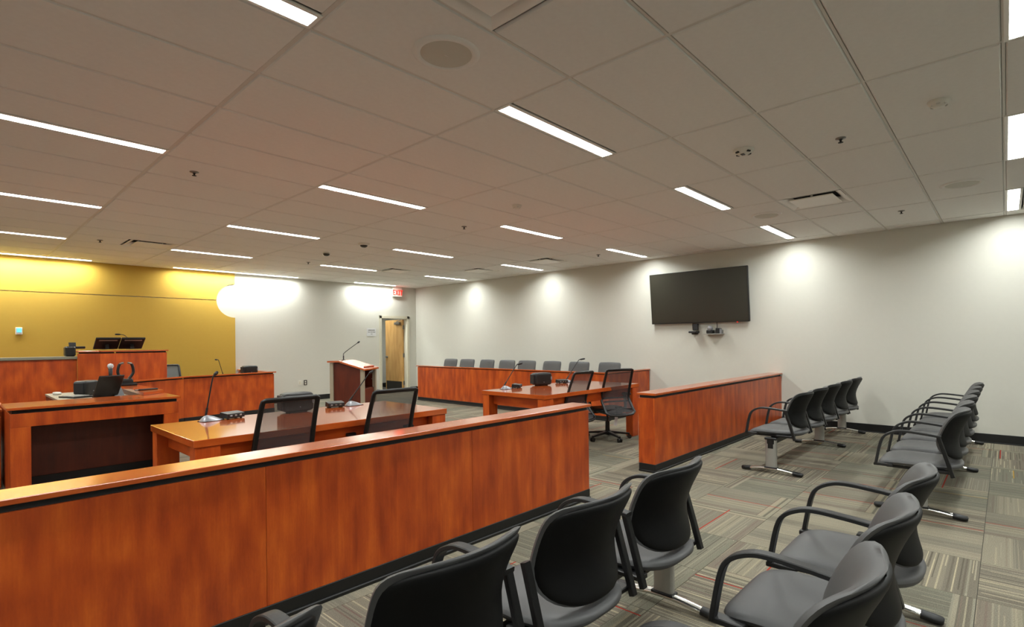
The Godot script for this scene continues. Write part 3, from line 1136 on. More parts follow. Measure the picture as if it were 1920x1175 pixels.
func speaker_box(label: String, at: Vector3, turn: float) -> Node3D:
	var o := thing("speaker", label, "loudspeaker", at, turn, "black rounded table loudspeakers")
	var st := mb()
	var f := func(u: float, v: float) -> Vector3:
		var a := u * PI
		var b := v * PI / 2
		var ex := 0.32
		var cu := signf(cos(a)) * pow(absf(cos(a)), ex)
		var su := signf(sin(a)) * pow(absf(sin(a)), ex)
		var cv := signf(cos(b)) * pow(absf(cos(b)), ex)
		var sv := signf(sin(b)) * pow(absf(sin(b)), ex)
		return Vector3(0.135 * cu * cv, 0.092 + 0.085 * sv, 0.075 * su * cv)
	grid(st, f, 40, 20, true)
	obj("casing", st, "black_plastic", o)
	st = mb()
	bx(st, Vector3(-0.142, 0.092, 0), Vector3(0.02, 0.13, 0.1), 0.012)
	obj("grille", st, "dark_plastic", o)
	st = mb()
	bx(st, Vector3(0, 0.005, 0), Vector3(0.16, 0.012, 0.09), 0.003)
	obj("foot", st, "black_rubber", o)
	st = mb()
	lathe(st, Vector3(0.0, 0.05, 0.074), [Vector2(0.0, -0.006), Vector2(0.006, -0.004), Vector2(0.006, 0.004), Vector2(0.0, 0.006)], 10)
	bx(st, Vector3(0.12, 0.10, 0.06), Vector3(0.02, 0.045, 0.03), 0.003)
	obj("badge", st, "silver_plastic", o)
	return o


# ---------------------------------------------------------------- clerk's desk
func clerk_desk() -> void:
	var o := thing("clerk_desk", "cherry wood clerk desk with open knee space, black reveal and raised front ledge", "desk")
	var st := mb()
	span(st, 0.36, 1.665, 0.778, 0.80, 6.41, 7.0, 0.0025)
	obj("ledge", st, "cherry_top", o)
	st = mb()
	span(st, 0.40, 1.64, 0.745, 0.778, 6.46, 6.95, 0.0)
	obj("reveal", st, "black_reveal", o)
	st = mb()
	span(st, 0.385, 1.65, 0.625, 0.745, 6.43, 6.47)
	obj("apron", st, "cherry_third", o)
	st = mb()
	span(st, 0.385, 0.52, 0.0, 0.6245, 6.43, 6.47)
	obj("post", st, "cherry", o)
	st = mb()
	span(st, 1.52, 1.65, 0.0, 0.6245, 6.43, 6.47)
	obj("post", st, "cherry_second", o)
	st = mb()
	span(st, 0.385, 0.405, 0.0, 0.745, 6.471, 8.95)
	obj("side_panel", st, "cherry", o)
	st = mb()
	span(st, 1.63, 1.65, 0.0, 0.745, 6.471, 8.95)
	obj("side_panel", st, "cherry_third", o)
	st = mb()
	span(st, 0.406, 1.629, 0.1, 0.745, 6.86, 6.88)
	obj("modesty_panel", st, "mahogany", o)
	st = mb()
	span(st, 0.41, 1.625, 0.0, 0.1, 6.87, 6.9)
	obj("toe_kick", st, "black_rubber", o)
	st = mb()
	span(st, 0.85, 1.62, 0.715, 0.74, 7.01, 8.9)
	obj("worktop", st, "grey_laminate", o)
	st = mb()
	span(st, 0.855, 1.60, 0.66, 0.7145, 7.05, 8.88)
	obj("worktop_frame", st, "mahogany", o)
	# raised ledge on the right-hand return
	st = mb()
	prism(st, PackedVector2Array([Vector2(1.425, -6.80), Vector2(1.66, -7.02), Vector2(1.66, -8.25), Vector2(1.48, -8.25)]), 0.03, Transform3D(Basis(Vector3.RIGHT, Vector3.BACK, Vector3.DOWN), Vector3(0, 0.832, 0)))
	obj("return_ledge", st, "cherry_top", o)
	st = mb()
	prism(st, PackedVector2Array([Vector2(1.45, -6.86), Vector2(1.64, -7.03), Vector2(1.64, -8.22), Vector2(1.50, -8.22)]), 0.06, Transform3D(Basis(Vector3.RIGHT, Vector3.BACK, Vector3.DOWN), Vector3(0, 0.80, 0)))
	obj("return_core", st, "mahogany", o)
	# a lower cherry wing at the left edge of the frame
	o = thing("side_cabinet", "low cherry wood cabinet end at the far left edge behind the clerk desk", "cabinet")
	st = mb()
	span(st, -0.8, 0.36, 0.0, 0.72, 7.05, 7.6)
	obj("body", st, "cherry_second", o)
	st = mb()
	span(st, -0.82, 0.372, 0.72, 0.742, 7.03, 7.62)
	obj("cabinet_top", st, "cherry_top", o)
	# things on the desk
	o = thing("screen", "dark tilted flat screen seen from behind on the clerk desk", "monitor", V(1.20, 0.74, 7.42))
	var lean := Basis(Vector3.UP, 0.35) * Basis(Vector3.RIGHT, 0.5)
	st = mb()
	bx(st, lean * Vector3(0, 0.14, 0) + Vector3(0, 0.02, 0), Vector3(0.25, 0.28, 0.018), 0.005, lean)
	obj("casing", st, "screen_brown", o)
	st = mb()
	bx(st, lean * Vector3(0.0, 0.14, -0.012) + Vector3(0, 0.02, 0), Vector3(0.23, 0.25, 0.006), 0.0, lean)
	obj("display", st, "screen_glass", o)
	st = mb()
	prism(st, PackedVector2Array([Vector2(-0.02, 0.0), Vector2(0.2, 0.0), Vector2(0.16, 0.2), Vector2(0.12, 0.2)]), 0.1, Transform3D(Basis(Vector3.BACK, Vector3.UP, Vector3.LEFT).rotated(Vector3.UP, PI + 0.35), Vector3(0.09, 0, 0)))
	obj("stand", st, "black_plastic", o)
	o = speaker_box("black rounded loudspeaker with a small white label on the clerk desk", V(1.16, 0.741, 8.25), 0.9)
	o = thing("keyboard", "grey compact keypad lying on the clerk desk worktop", "keyboard", V(1.03, 0.74, 7.98), 0.35)
	st = mb()
	bx(st, Vector3(0, 0.01, 0), Vector3(0.2, 0.018, 0.3), 0.004)
	obj("body", st, "dark_plastic", o)
	for r in 4:
		for q in 3:
			st = mb()
			bx(st, Vector3(-0.055 + q * 0.055, 0.021, -0.1 + r * 0.06), Vector3(0.045, 0.008, 0.045), 0.002)
			obj("key", st, "satin_metal", o)
	o = thing("mouse", "small pale computer mouse at the back of the clerk desk", "mouse", V(0.93, 0.74, 8.6), 0.4)
	st = mb()
	seat_pad(st, 0.032, -0.055, 0.055, 0.032, 0.03, 3.0, 3.0, 0.0, -0.004)
	obj("body", st, "white_plastic", o)
	st = mb()
	tube(st, [Vector3(0, 0.03, -0.04), Vector3(0, 0.032, -0.025)], 0.004, 8)
	obj("wheel", st, "dark_plastic", o)
	# hand microphone with a silver ball, standing upright
	o = thing("hand_microphone", "upright hand microphone with a silver ball head on the clerk desk", "microphone", V(1.31, 0.74, 7.76))
	st = mb()
	lathe(st, Vector3.ZERO, [Vector2(0.05, 0.0), Vector2(0.05, 0.012), Vector2(0.012, 0.02), Vector2(0.012, 0.2), Vector2(0.016, 0.21), Vector2(0.022, 0.33), Vector2(0.0, 0.332)], 16)
	obj("handle", st, "black_plastic", o)
	st = mb()
	lathe(st, Vector3(0, 0.355, 0), [Vector2(0.0, -0.032), Vector2(0.022, -0.024), Vector2(0.032, 0.0), Vector2(0.024, 0.022), Vector2(0.0, 0.032)], 16)
	obj("ball_head", st, "silver_mesh", o)
	# two curved arms with silver tips on a black foot
	o = thing("desk_lamp", "black twin-arm desk lamp with curved arms and silver tips on the clerk desk return", "lamp", V(1.535, 0.832, 8.2))
	for s in [-1.0, 1.0]:
		st = mb()
		tube(st, curve([Vector3(s * 0.03, 0.08, 0), Vector3(s * 0.075, 0.15, 0), Vector3(s * 0.075, 0.22, 0), Vector3(s * 0.06, 0.27, 0)], 6), 0.016, 10)
		obj("arm", st, "black_plastic", o)
		st = mb()
		tube(st, [Vector3(s * 0.062, 0.272, 0), Vector3(s * 0.02, 0.284, 0)], 0.013, 10)
		obj("tip", st, "steel", o)
	st = mb()
	bx(st, Vector3(0, 0.04, 0), Vector3(0.14, 0.08, 0.12), 0.015)
	bx(st, Vector3(0.01, 0.014, 0.06), Vector3(0.18, 0.028, 0.1), 0.008)
	obj("foot", st, "black_plastic", o)
	st = mb()
	for q in 4:
		bx(st, Vector3(-0.05 + q * 0.035, 0.084, 0.03), Vector3(0.022, 0.012, 0.02), 0.004)
	obj("connector", st, "steel", o)
	o = thing("pen", "slim dark pen with a light end lying on the clerk desk ledge", "pen", V(1.53, 0.832, 7.13))
	st = mb()
	tube(st, [Vector3(-0.09, 0.01, 0.02), Vector3(0.1, 0.01, -0.02)], 0.009, 8)
	obj("barrel", st, "black_plastic", o)
	st = mb()
	tube(st, [Vector3(-0.12, 0.01, 0.026), Vector3(-0.09, 0.01, 0.02)], 0.0085, 8)
	obj("cap", st, "steel", o)
	o = thing("pen_tray", "small grey ledge bracket on the cabinet at the far left edge", "tray", V(0.25, 0.742, 7.3))
	st = mb()
	bx(st, Vector3(0, 0.004, 0), Vector3(0.12, 0.008, 0.08), 0.002)
	obj("tray", st, "satin_metal", o)


# ---------------------------------------------------------------- counsel tables
func make_table(label: String, at: Vector3) -> Node3D:
	var o := thing("table", label, "table", at, 0.0, "glossy cherry counsel tables")
	var L := 2.05
	var D := 1.04
	var H := 0.725
	var st := mb()
	bx(st, Vector3(0, H - 0.024, 0), Vector3(L, 0.048, D), 0.003)
	obj("tabletop", st, "table_wood", o)
	for sx in [-1.0, 1.0]:
		for sz in [-1.0, 1.0]:
			st = mb()
			bx(st, Vector3(sx * (L / 2 - 0.085), (H - 0.048) / 2, sz * (D / 2 - 0.065)), Vector3(0.15, H - 0.0485, 0.11), 0.003)
			obj("leg", st, ["cherry", "cherry_second"][0 if sx < 0 else 1], o)
	for sz in [-1.0, 1.0]:
		st = mb()
		bx(st, Vector3(0, H - 0.108, sz * (D / 2 - 0.10)), Vector3(L - 0.33, 0.118, 0.03), 0.002)
		obj("apron", st, "cherry_edge", o)
	for sx in [-1.0, 1.0]:
		st = mb()
		bx(st, Vector3(sx * (L / 2 - 0.10), H - 0.108, 0), Vector3(0.03, 0.118, D - 0.25), 0.002)
		obj("apron", st, "cherry_edge", o)
	return o


func button_box(label: String, at: Vector3, turn: float) -> void:
	var o := thing("control_box", label, "control box", at, turn, "black microphone control boxes on the tables")
	var st := mb()
	prism(st, PackedVector2Array([Vector2(-0.05, 0.008), Vector2(0.055, 0.008), Vector2(0.06, 0.045), Vector2(-0.04, 0.055)]), 0.15, Transform3D(Basis(Vector3.BACK, Vector3.UP, Vector3.LEFT), Vector3(0.075, 0, 0)))
	obj("casing", st, "black_plastic", o)
	st = mb()
	for s in [-1.0, 1.0]:
		bx(st, Vector3(s * 0.055, 0.004, -0.035), Vector3(0.015, 0.009, 0.015), 0.001)
		bx(st, Vector3(s * 0.055, 0.004, 0.035), Vector3(0.015, 0.009, 0.015), 0.001)
	obj("foot", st, "black_rubber", o)
	st = mb()
	bx(st, Vector3(0, 0.028, 0.059), Vector3(0.135, 0.026, 0.004), 0.001)
	obj("front_plate", st, "dark_plastic", o)
	for q in 3:
		st = mb()
		bx(st, Vector3(-0.045 + q * 0.04, 0.028, 0.062), Vector3(0.018, 0.012, 0.006), 0.002)
		obj("button", st, "silver_plastic" if q == 0 else "steel", o)


func tables() -> void:
	make_table("left glossy cherry table behind the long rail", V(2.087, 0, 4.35))
	make_table("right glossy cherry table in front of the jury box", V(5.55, 0, 4.365))
	var y := 0.725
	microphone("gooseneck microphone at the left end of the left table", V(1.44, y, 4.74), [V(1.405, y + 0.045, 4.75), V(1.457, 1.05, 4.76), V(1.47, 1.085, 4.76), V(1.49, 1.108, 4.76)], 0.2)
	microphone("gooseneck microphone at the right end of the left table before the lectern", V(2.70, y, 4.76), [V(2.66, y + 0.045, 4.77), V(2.849, 0.985, 4.78), V(2.886, 1.027, 4.78), V(2.92, 1.045, 4.78)], 0.1)
	microphone("gooseneck microphone at the left end of the right table", V(4.86, y, 4.78), [V(4.83, y + 0.045, 4.79), V(5.051, 0.995, 4.8), V(5.09, 1.031, 4.8), V(5.175, 1.042, 4.8)], 0.2)
	microphone("gooseneck microphone behind the left mesh chair of the right table", V(6.17, y, 4.79), [V(6.13, y + 0.045, 4.79), V(6.419, 1.02, 4.8), V(6.478, 1.05, 4.8), V(6.59, 1.058, 4.8)], 0.0)
	button_box("black control box with silver button at the left end of the left table", V(1.60, y, 4.76), 0.25)
	button_box("black control box before the lectern at the right end of the left table", V(2.51, y, 4.77), -0.2)
	button_box("black control box beside the left microphone of the right table", V(5.05, y, 4.78), 0.5)
	button_box("black control box between loudspeaker and microphone on the right table", V(6.0, y, 4.78), -0.4)
	speaker_box("black rounded table loudspeaker in the middle of the right table", V(5.53, y, 4.76), -0.35)
	speaker_box("black rounded table loudspeaker seen through the left chair mesh on the left table", V(2.12, y, 4.72), 0.0)
	var spots := [[1.63, 4.05, 0.02, "left of the two mesh swivel chairs at the left table"], [2.46, 3.98, -0.04, "right of the two mesh swivel chairs at the left table"], [5.20, 4.13, 0.02, "left of the two mesh swivel chairs at the right table"], [6.05, 4.03, -0.45, "right mesh swivel chair at the right table with a hanging paper tag"]]
	var first := task_chair(spots[0][3], true)
	first.position = V(spots[0][0], 0, spots[0][1])
	first.rotation.y = spots[0][2]
	for i in range(1, 4):
		var c := dup(first, V(spots[i][0], 0, spots[i][1]), spots[i][2], spots[i][3])
		if i == 3:
			var st := mb()
			strap(st, curve([Vector3(-0.02, 0.37, 0.26), Vector3(-0.03, 0.3, 0.275), Vector3(-0.04, 0.22, 0.265)], 4), 0.045, 0.003)
			obj("paper_tag", st, "paper", c)


func task_chair(label: String, at_table: bool) -> Node3D:
	var o := thing("mesh_chair", label, "chair", Vector3.ZERO, 0.0, "mesh swivel chairs at the tables" if at_table else "")
	var side := func(y: float) -> float:    # depth of the back, an S seen from the side
		if y > 0.57: return 0.20 + 0.13 * pow((y - 0.57) / 0.38, 1.25)
		return 0.20 + 0.16 * pow((0.57 - y) / 0.2, 1.2)
	var half := func(y: float) -> float: return 0.215 - 0.02 * clampf((y - 0.4) / 0.5, 0, 1)
	var st := mb()
	var loop := []
	var ys := [0.40, 0.46, 0.52, 0.57, 0.62, 0.70, 0.80, 0.92]
	for y in ys: loop.append(Vector3(half.call(y), y, side.call(y)))
	var hi := [Vector3(half.call(0.95) - 0.003, 0.944, side.call(0.945)), Vector3(half.call(0.95) - 0.02, 0.951, side.call(0.95) + 0.002), Vector3(0.1, 0.952, side.call(0.95) + 0.012), Vector3(0, 0.953, side.call(0.95) + 0.016), Vector3(-0.1, 0.952, side.call(0.95) + 0.012), Vector3(-half.call(0.95) + 0.02, 0.951, side.call(0.95) + 0.002), Vector3(-half.call(0.95) + 0.003, 0.944, side.call(0.945))]
	loop.append_array(hi)
	ys.reverse()
	for y in ys: loop.append(Vector3(-half.call(y), y, side.call(y)))
	loop.append_array([Vector3(-0.17, 0.372, side.call(0.372)), Vector3(-0.08, 0.366, side.call(0.366) + 0.012), Vector3(0, 0.365, side.call(0.365) + 0.015), Vector3(0.08, 0.366, side.call(0.366) + 0.012), Vector3(0.17, 0.372, side.call(0.372)), loop[0]])
	smooth(st)
	sweep(st, loop, rect_ring(0.034, 0.024, 0.006), Vector3.RIGHT)
	obj("back_frame", st, "black_plastic", o)
	st = mb()
	var f := func(u: float, v: float) -> Vector3:
		var y := lerpf(0.372, 0.945, v * 0.5 + 0.5)
		return Vector3(u * (half.call(y) - 0.008), y, side.call(y) + 0.014 * (1.0 - u * u))
	grid(st, f, 10, 22)
	obj("mesh_panel", st, "chair_mesh" if at_table else "grey_fabric", o)
	for y in [0.42, 0.53, 0.575]:
		st = mb()
		var lb := []
		for k in 9:
			var u := -1.0 + k / 4.0
			lb.append(Vector3(u * (half.call(y) - 0.03), y, side.call(y) + 0.001 - 0.012 * (1.0 - u * u)))
		strap(st, lb, 0.05 if y < 0.5 else 0.02, 0.01, Vector3.UP)
		obj("lumbar_bar", st, "dark_plastic", o)
	st = mb()
	seat_pad(st, 0.235, -0.25, 0.22, 0.445, 0.07, 7.0, 5.0)
	obj("seat", st, "black_plastic", o)
	st = mb()
	strap(st, curve([Vector3(0, 0.355, 0.05), Vector3(0, 0.35, 0.2), Vector3(0, 0.37, 0.31), Vector3(0, 0.47, 0.285)], 4), 0.09, 0.016)
	obj("back_bracket", st, "black_metal", o)
	for s in [-1.0, 1.0]:
		st = mb()
		strap(st, curve([Vector3(s * 0.16, 0.37, 0.02), Vector3(s * 0.25, 0.38, 0.02), Vector3(s * 0.275, 0.44, 0.02), Vector3(s * 0.275, 0.59, 0.0)], 5), 0.05, 0.02, Vector3.BACK)
		bx(st, Vector3(s * 0.27, 0.605, -0.01), Vector3(0.075, 0.028, 0.25), 0.01)
		obj("armrest", st, "black_plastic", o)
	swivel_base(o, 0.30)
	return o


# ---------------------------------------------------------------- lectern
func lectern() -> void:
	var o := thing("lectern", "mahogany lectern with pale corner posts and a sloping cherry top", "lectern", V(4.419, 0, 7.773), 0.651)
	var st := mb()
	for q in [[-0.245, -0.245, 1.03], [0.245, -0.245, 1.03], [-0.245, 0.245, 0.935], [0.245, 0.245, 0.935]]:
		st = mb()
		bx(st, Vector3(q[0], q[2] / 2, q[1]), Vector3(0.055, q[2], 0.055), 0.004)
		obj("post", st, "beige_post", o)
	for s in [-1.0, 1.0]:
		st = mb()
		prism(st, PackedVector2Array([Vector2(-0.218, 0.03), Vector2(0.218, 0.03), Vector2(0.218, 0.93), Vector2(-0.11, 1.02), Vector2(-0.218, 1.02)]), 0.02, Transform3D(Basis(Vector3.BACK, Vector3.UP, Vector3.LEFT), Vector3(s * 0.235 + 0.01, 0, 0)))
		obj("side_panel", st, "mahogany", o)
	st = mb()
	bx(st, Vector3(0, 0.53, -0.235), Vector3(0.434, 1.0, 0.02))
	obj("front_panel", st, "mahogany", o)
	st = mb()
	bx(st, Vector3(0, 0.33, 0.235), Vector3(0.434, 0.56, 0.02))
	obj("door_panel", st, "mahogany", o)
	st = mb()
	bx(st, Vector3(0, 0.605, 0.0), Vector3(0.45, 0.02, 0.46))
	obj("shelf", st, "mahogany", o)
	st = mb()
	prism(st, PackedVector2Array([Vector2(-0.3, 1.035), Vector2(-0.11, 1.035), Vector2(0.3, 0.907), Vector2(0.3, 0.932), Vector2(-0.11, 1.06), Vector2(-0.3, 1.06)]), 0.6, Transform3D(Basis(Vector3.BACK, Vector3.UP, Vector3.LEFT), Vector3(0.3, 0, 0)))
	obj("sloping_top", st, "cherry_top", o)
	st = mb()
	var slope := Basis(Vector3.RIGHT, atan2(0.128, 0.41))
	bx(st, Vector3(0.02, 0.958, 0.245), Vector3(0.4, 0.018, 0.02), 0.004, slope)
	obj("paper_stop", st, "cherry_edge", o)
	st = mb()
	lathe(st, Vector3(0.16, 0.75, 0.236), [Vector2(0.0, -0.008), Vector2(0.008, -0.005), Vector2(0.008, 0.005), Vector2(0.0, 0.008)], 10)
	obj("lock", st, "steel", o)
	microphone("gooseneck microphone standing on top of the lectern", V(4.33, 1.06, 7.93), [V(4.33, 1.07, 7.93), V(4.33, 1.14, 7.93), V(4.355, 1.185, 7.93), V(4.58, 1.335, 7.93), V(4.61, 1.353, 7.93)], 0.0, false)


# ---------------------------------------------------------------- public seating on beams
func beam(label: String, x0: float, x1: float, depth: float, posts: Array) -> void:
	var o := thing("seating_beam", label, "bench", V(0, 0, depth), 0.0, "black beams with chrome feet under the public seats")
	var st := mb()
	bx(st, Vector3((x0 + x1) / 2, 0.318, 0), Vector3(x1 - x0, 0.055, 0.07), 0.004)
	obj("beam", st, "black_metal", o)
	for x in posts:
		st = mb()
		sweep(st, [Vector3(x, 0.055, 0), Vector3(x, 0.335, 0)], rect_ring(0.105, 0.045, 0.012), Vector3.BACK)
		obj("post", st, "satin_metal", o)
		st = mb()
		bx(st, Vector3(x, 0.343, 0), Vector3(0.055, 0.022, 0.115), 0.006)
		bx(st, Vector3(x - 0.0225, 0.285, 0), Vector3(0.004, 0.075, 0.05), 0.001)
		bx(st, Vector3(x + 0.0225, 0.285, 0), Vector3(0.004, 0.075, 0.05), 0.001)
		bx(st, Vector3(x, 0.058, 0), Vector3(0.062, 0.014, 0.12), 0.005)
		obj("post_collar", st, "black_plastic", o)
		st = mb()
		tube(st, curve([Vector3(x, 0.026, -0.22), Vector3(x, 0.042, -0.1), Vector3(x, 0.046, 0), Vector3(x, 0.042, 0.1), Vector3(x, 0.026, 0.22)], 5), 0.026, 12, [], 0.62)
		obj("foot", st, "chrome", o)
		for s in [-1.0, 1.0]:
			st = mb()
			tube(st, [Vector3(x, 0.028, s * 0.2), Vector3(x, 0.024, s * 0.25), Vector3(x, 0.021, s * 0.282), Vector3(x, 0.02, s * 0.288)], 0.03, 12, [1.0, 1.0, 0.9, 0.6], 0.66)
			obj("foot_tip", st, "black_rubber", o)


func beam_chair(label: String) -> Node3D:
	var o := thing("armchair", label, "chair", Vector3.ZERO, 0.0, "black vinyl public chairs on beams")
	var mid := func(u: float, y: float) -> Vector3:
		var z := 0.205
		if y > 0.58: z += 0.095 * pow((y - 0.58) / 0.22, 1.5)
		else: z += 0.035 * pow((0.58 - y) / 0.14, 2.0)
		return Vector3(0, y, z - 0.075 * u * u)
	var half := func(y: float) -> float: return 0.25 - 0.012 * sin(clampf((y - 0.46) / 0.34, 0.0, 1.0) * PI)
	var st := mb()
	padded(st, mid, half, 0.438, 0.808, 0.038, 0.004, 7.5, 2.9)
	obj("backrest", st, "vinyl", o)
	st = mb()
	padded(st, func(u: float, y: float) -> Vector3: return mid.call(u, y) + Vector3(0, 0, 0.007), func(y: float) -> float: return half.call(y) - 0.010, 0.443, 0.795, 0.004, 0.024, 6.0, 2.9)
	obj("back_shell", st, "vinyl_back", o)
	st = mb()
	seat_pad(st, 0.243, -0.245, 0.265, 0.432, 0.062, 6.5, 2.7, 0.022, 0.014)
	obj("seat", st, "vinyl", o)
	st = mb()
	bx(st, Vector3(0, 0.362, -0.01), Vector3(0.40, 0.022, 0.36), 0.006)
	bx(st, Vector3(0, 0.348, 0.0), Vector3(0.09, 0.02, 0.12), 0.003)
	obj("seat_pan", st, "black_plastic", o)
	for s in [-1.0, 1.0]:
		st = mb()
		strap(st, [Vector3(s * 0.266, 0.345, 0.215), Vector3(s * 0.266, 0.47, 0.18), Vector3(s * 0.266, 0.622, 0.135)], 0.03, 0.024, Vector3.RIGHT)
		bx(st, Vector3(s * 0.235, 0.372, 0.12), Vector3(0.06, 0.02, 0.16), 0.003)
		obj("leg", st, "black_metal", o)
	return o


func add_arm(o: Node3D, s: float) -> void:
	var st := mb()
	var pts := curve([Vector3(s * 0.262, 0.625, 0.15), Vector3(s * 0.262, 0.636, 0.05), Vector3(s * 0.262, 0.643, -0.06), Vector3(s * 0.262, 0.634, -0.125), Vector3(s * 0.262, 0.60, -0.185), Vector3(s * 0.262, 0.54, -0.215), Vector3(s * 0.262, 0.385, -0.245)], 5)
	strap(st, pts, 0.042, 0.017, Vector3.RIGHT)
	bx(st, Vector3(s * 0.245, 0.378, -0.2), Vector3(0.05, 0.02, 0.12), 0.003)
	obj("armrest", st, "arm_plastic", o)


func gallery() -> void:
	var proto := beam_chair("")
	var used := false
	var rows := [
		["front left", 1.30, [[0.30, false, true, "leftmost black public chair in the front row, cut by the bottom edge of the picture"], [0.915, false, true, "second black public chair from the left, before the long rail"], [1.53, false, false, "third black public chair from the left, before the long rail"], [2.14, true, true, "black public chair at the gate end of the front row by the long rail"]]],
		["front right", 1.745, [[5.80, true, false, "black public chair nearest the camera in the front row by the short rail"], [6.40, true, false, "second black public chair in the front row by the short rail"], [7.00, true, false, "third and middle black public chair in the front row by the short rail"], [7.62, true, false, "fourth black public chair in the front row by the short rail"], [8.22, true, true, "black public chair next to the television wall in the front row by the short rail"]]],
		["second left", 0.51, [[0.85, true, false, "black public chair in the bottom right corner, nearest the camera in the second row"], [1.44, true, false, "black public chair second from the bottom right corner in the second row"], [2.03, true, false, "third black public chair of the near second row"], [2.62, true, true, "black public chair at the aisle end of the near second row"]]],
		["second right", 0.50, [[5.03, true, false, "black public chair nearest the camera in the far second row"], [5.61, true, false, "second black public chair of the far second row"], [6.19, true, false, "third black public chair of the far second row"], [6.77, true, false, "fourth black public chair of the far second row"], [7.35, true, false, "fifth black public chair of the far second row"], [7.93, true, true, "black public chair nearest the television wall in the far second row"]]]]
	for r in rows:
		for c in r[2]:
			var o: Node3D
			if not used:
				o = proto
				o.position = V(c[0], 0, r[1])
				o.set_meta("label", c[3])
				used = true
			else:
				o = dup(bare, V(c[0], 0, r[1]), 0.0, c[3])
			if bare == null:
				bare = o.duplicate()
				bare.name = "armchair"
			if c[1]: add_arm(o, -1.0)
			if c[2]: add_arm(o, 1.0)
	bare.free()
	beam("black seating beam with chrome feet under the front row by the long rail", -0.2, 2.47, 1.30, [0.45, 2.45])
	beam("black seating beam with chrome feet under the front row by the short rail", 5.50, 8.62, 1.745, [5.525, 7.36, 8.58])
	beam("black seating beam with chrome feet under the near second row", -0.2, 3.12, 0.51, [0.9, 3.10])
	beam("black seating beam with chrome feet under the far second row", 4.93, 8.62, 0.50, [4.955, 6.81, 8.60])


var bare: Node3D


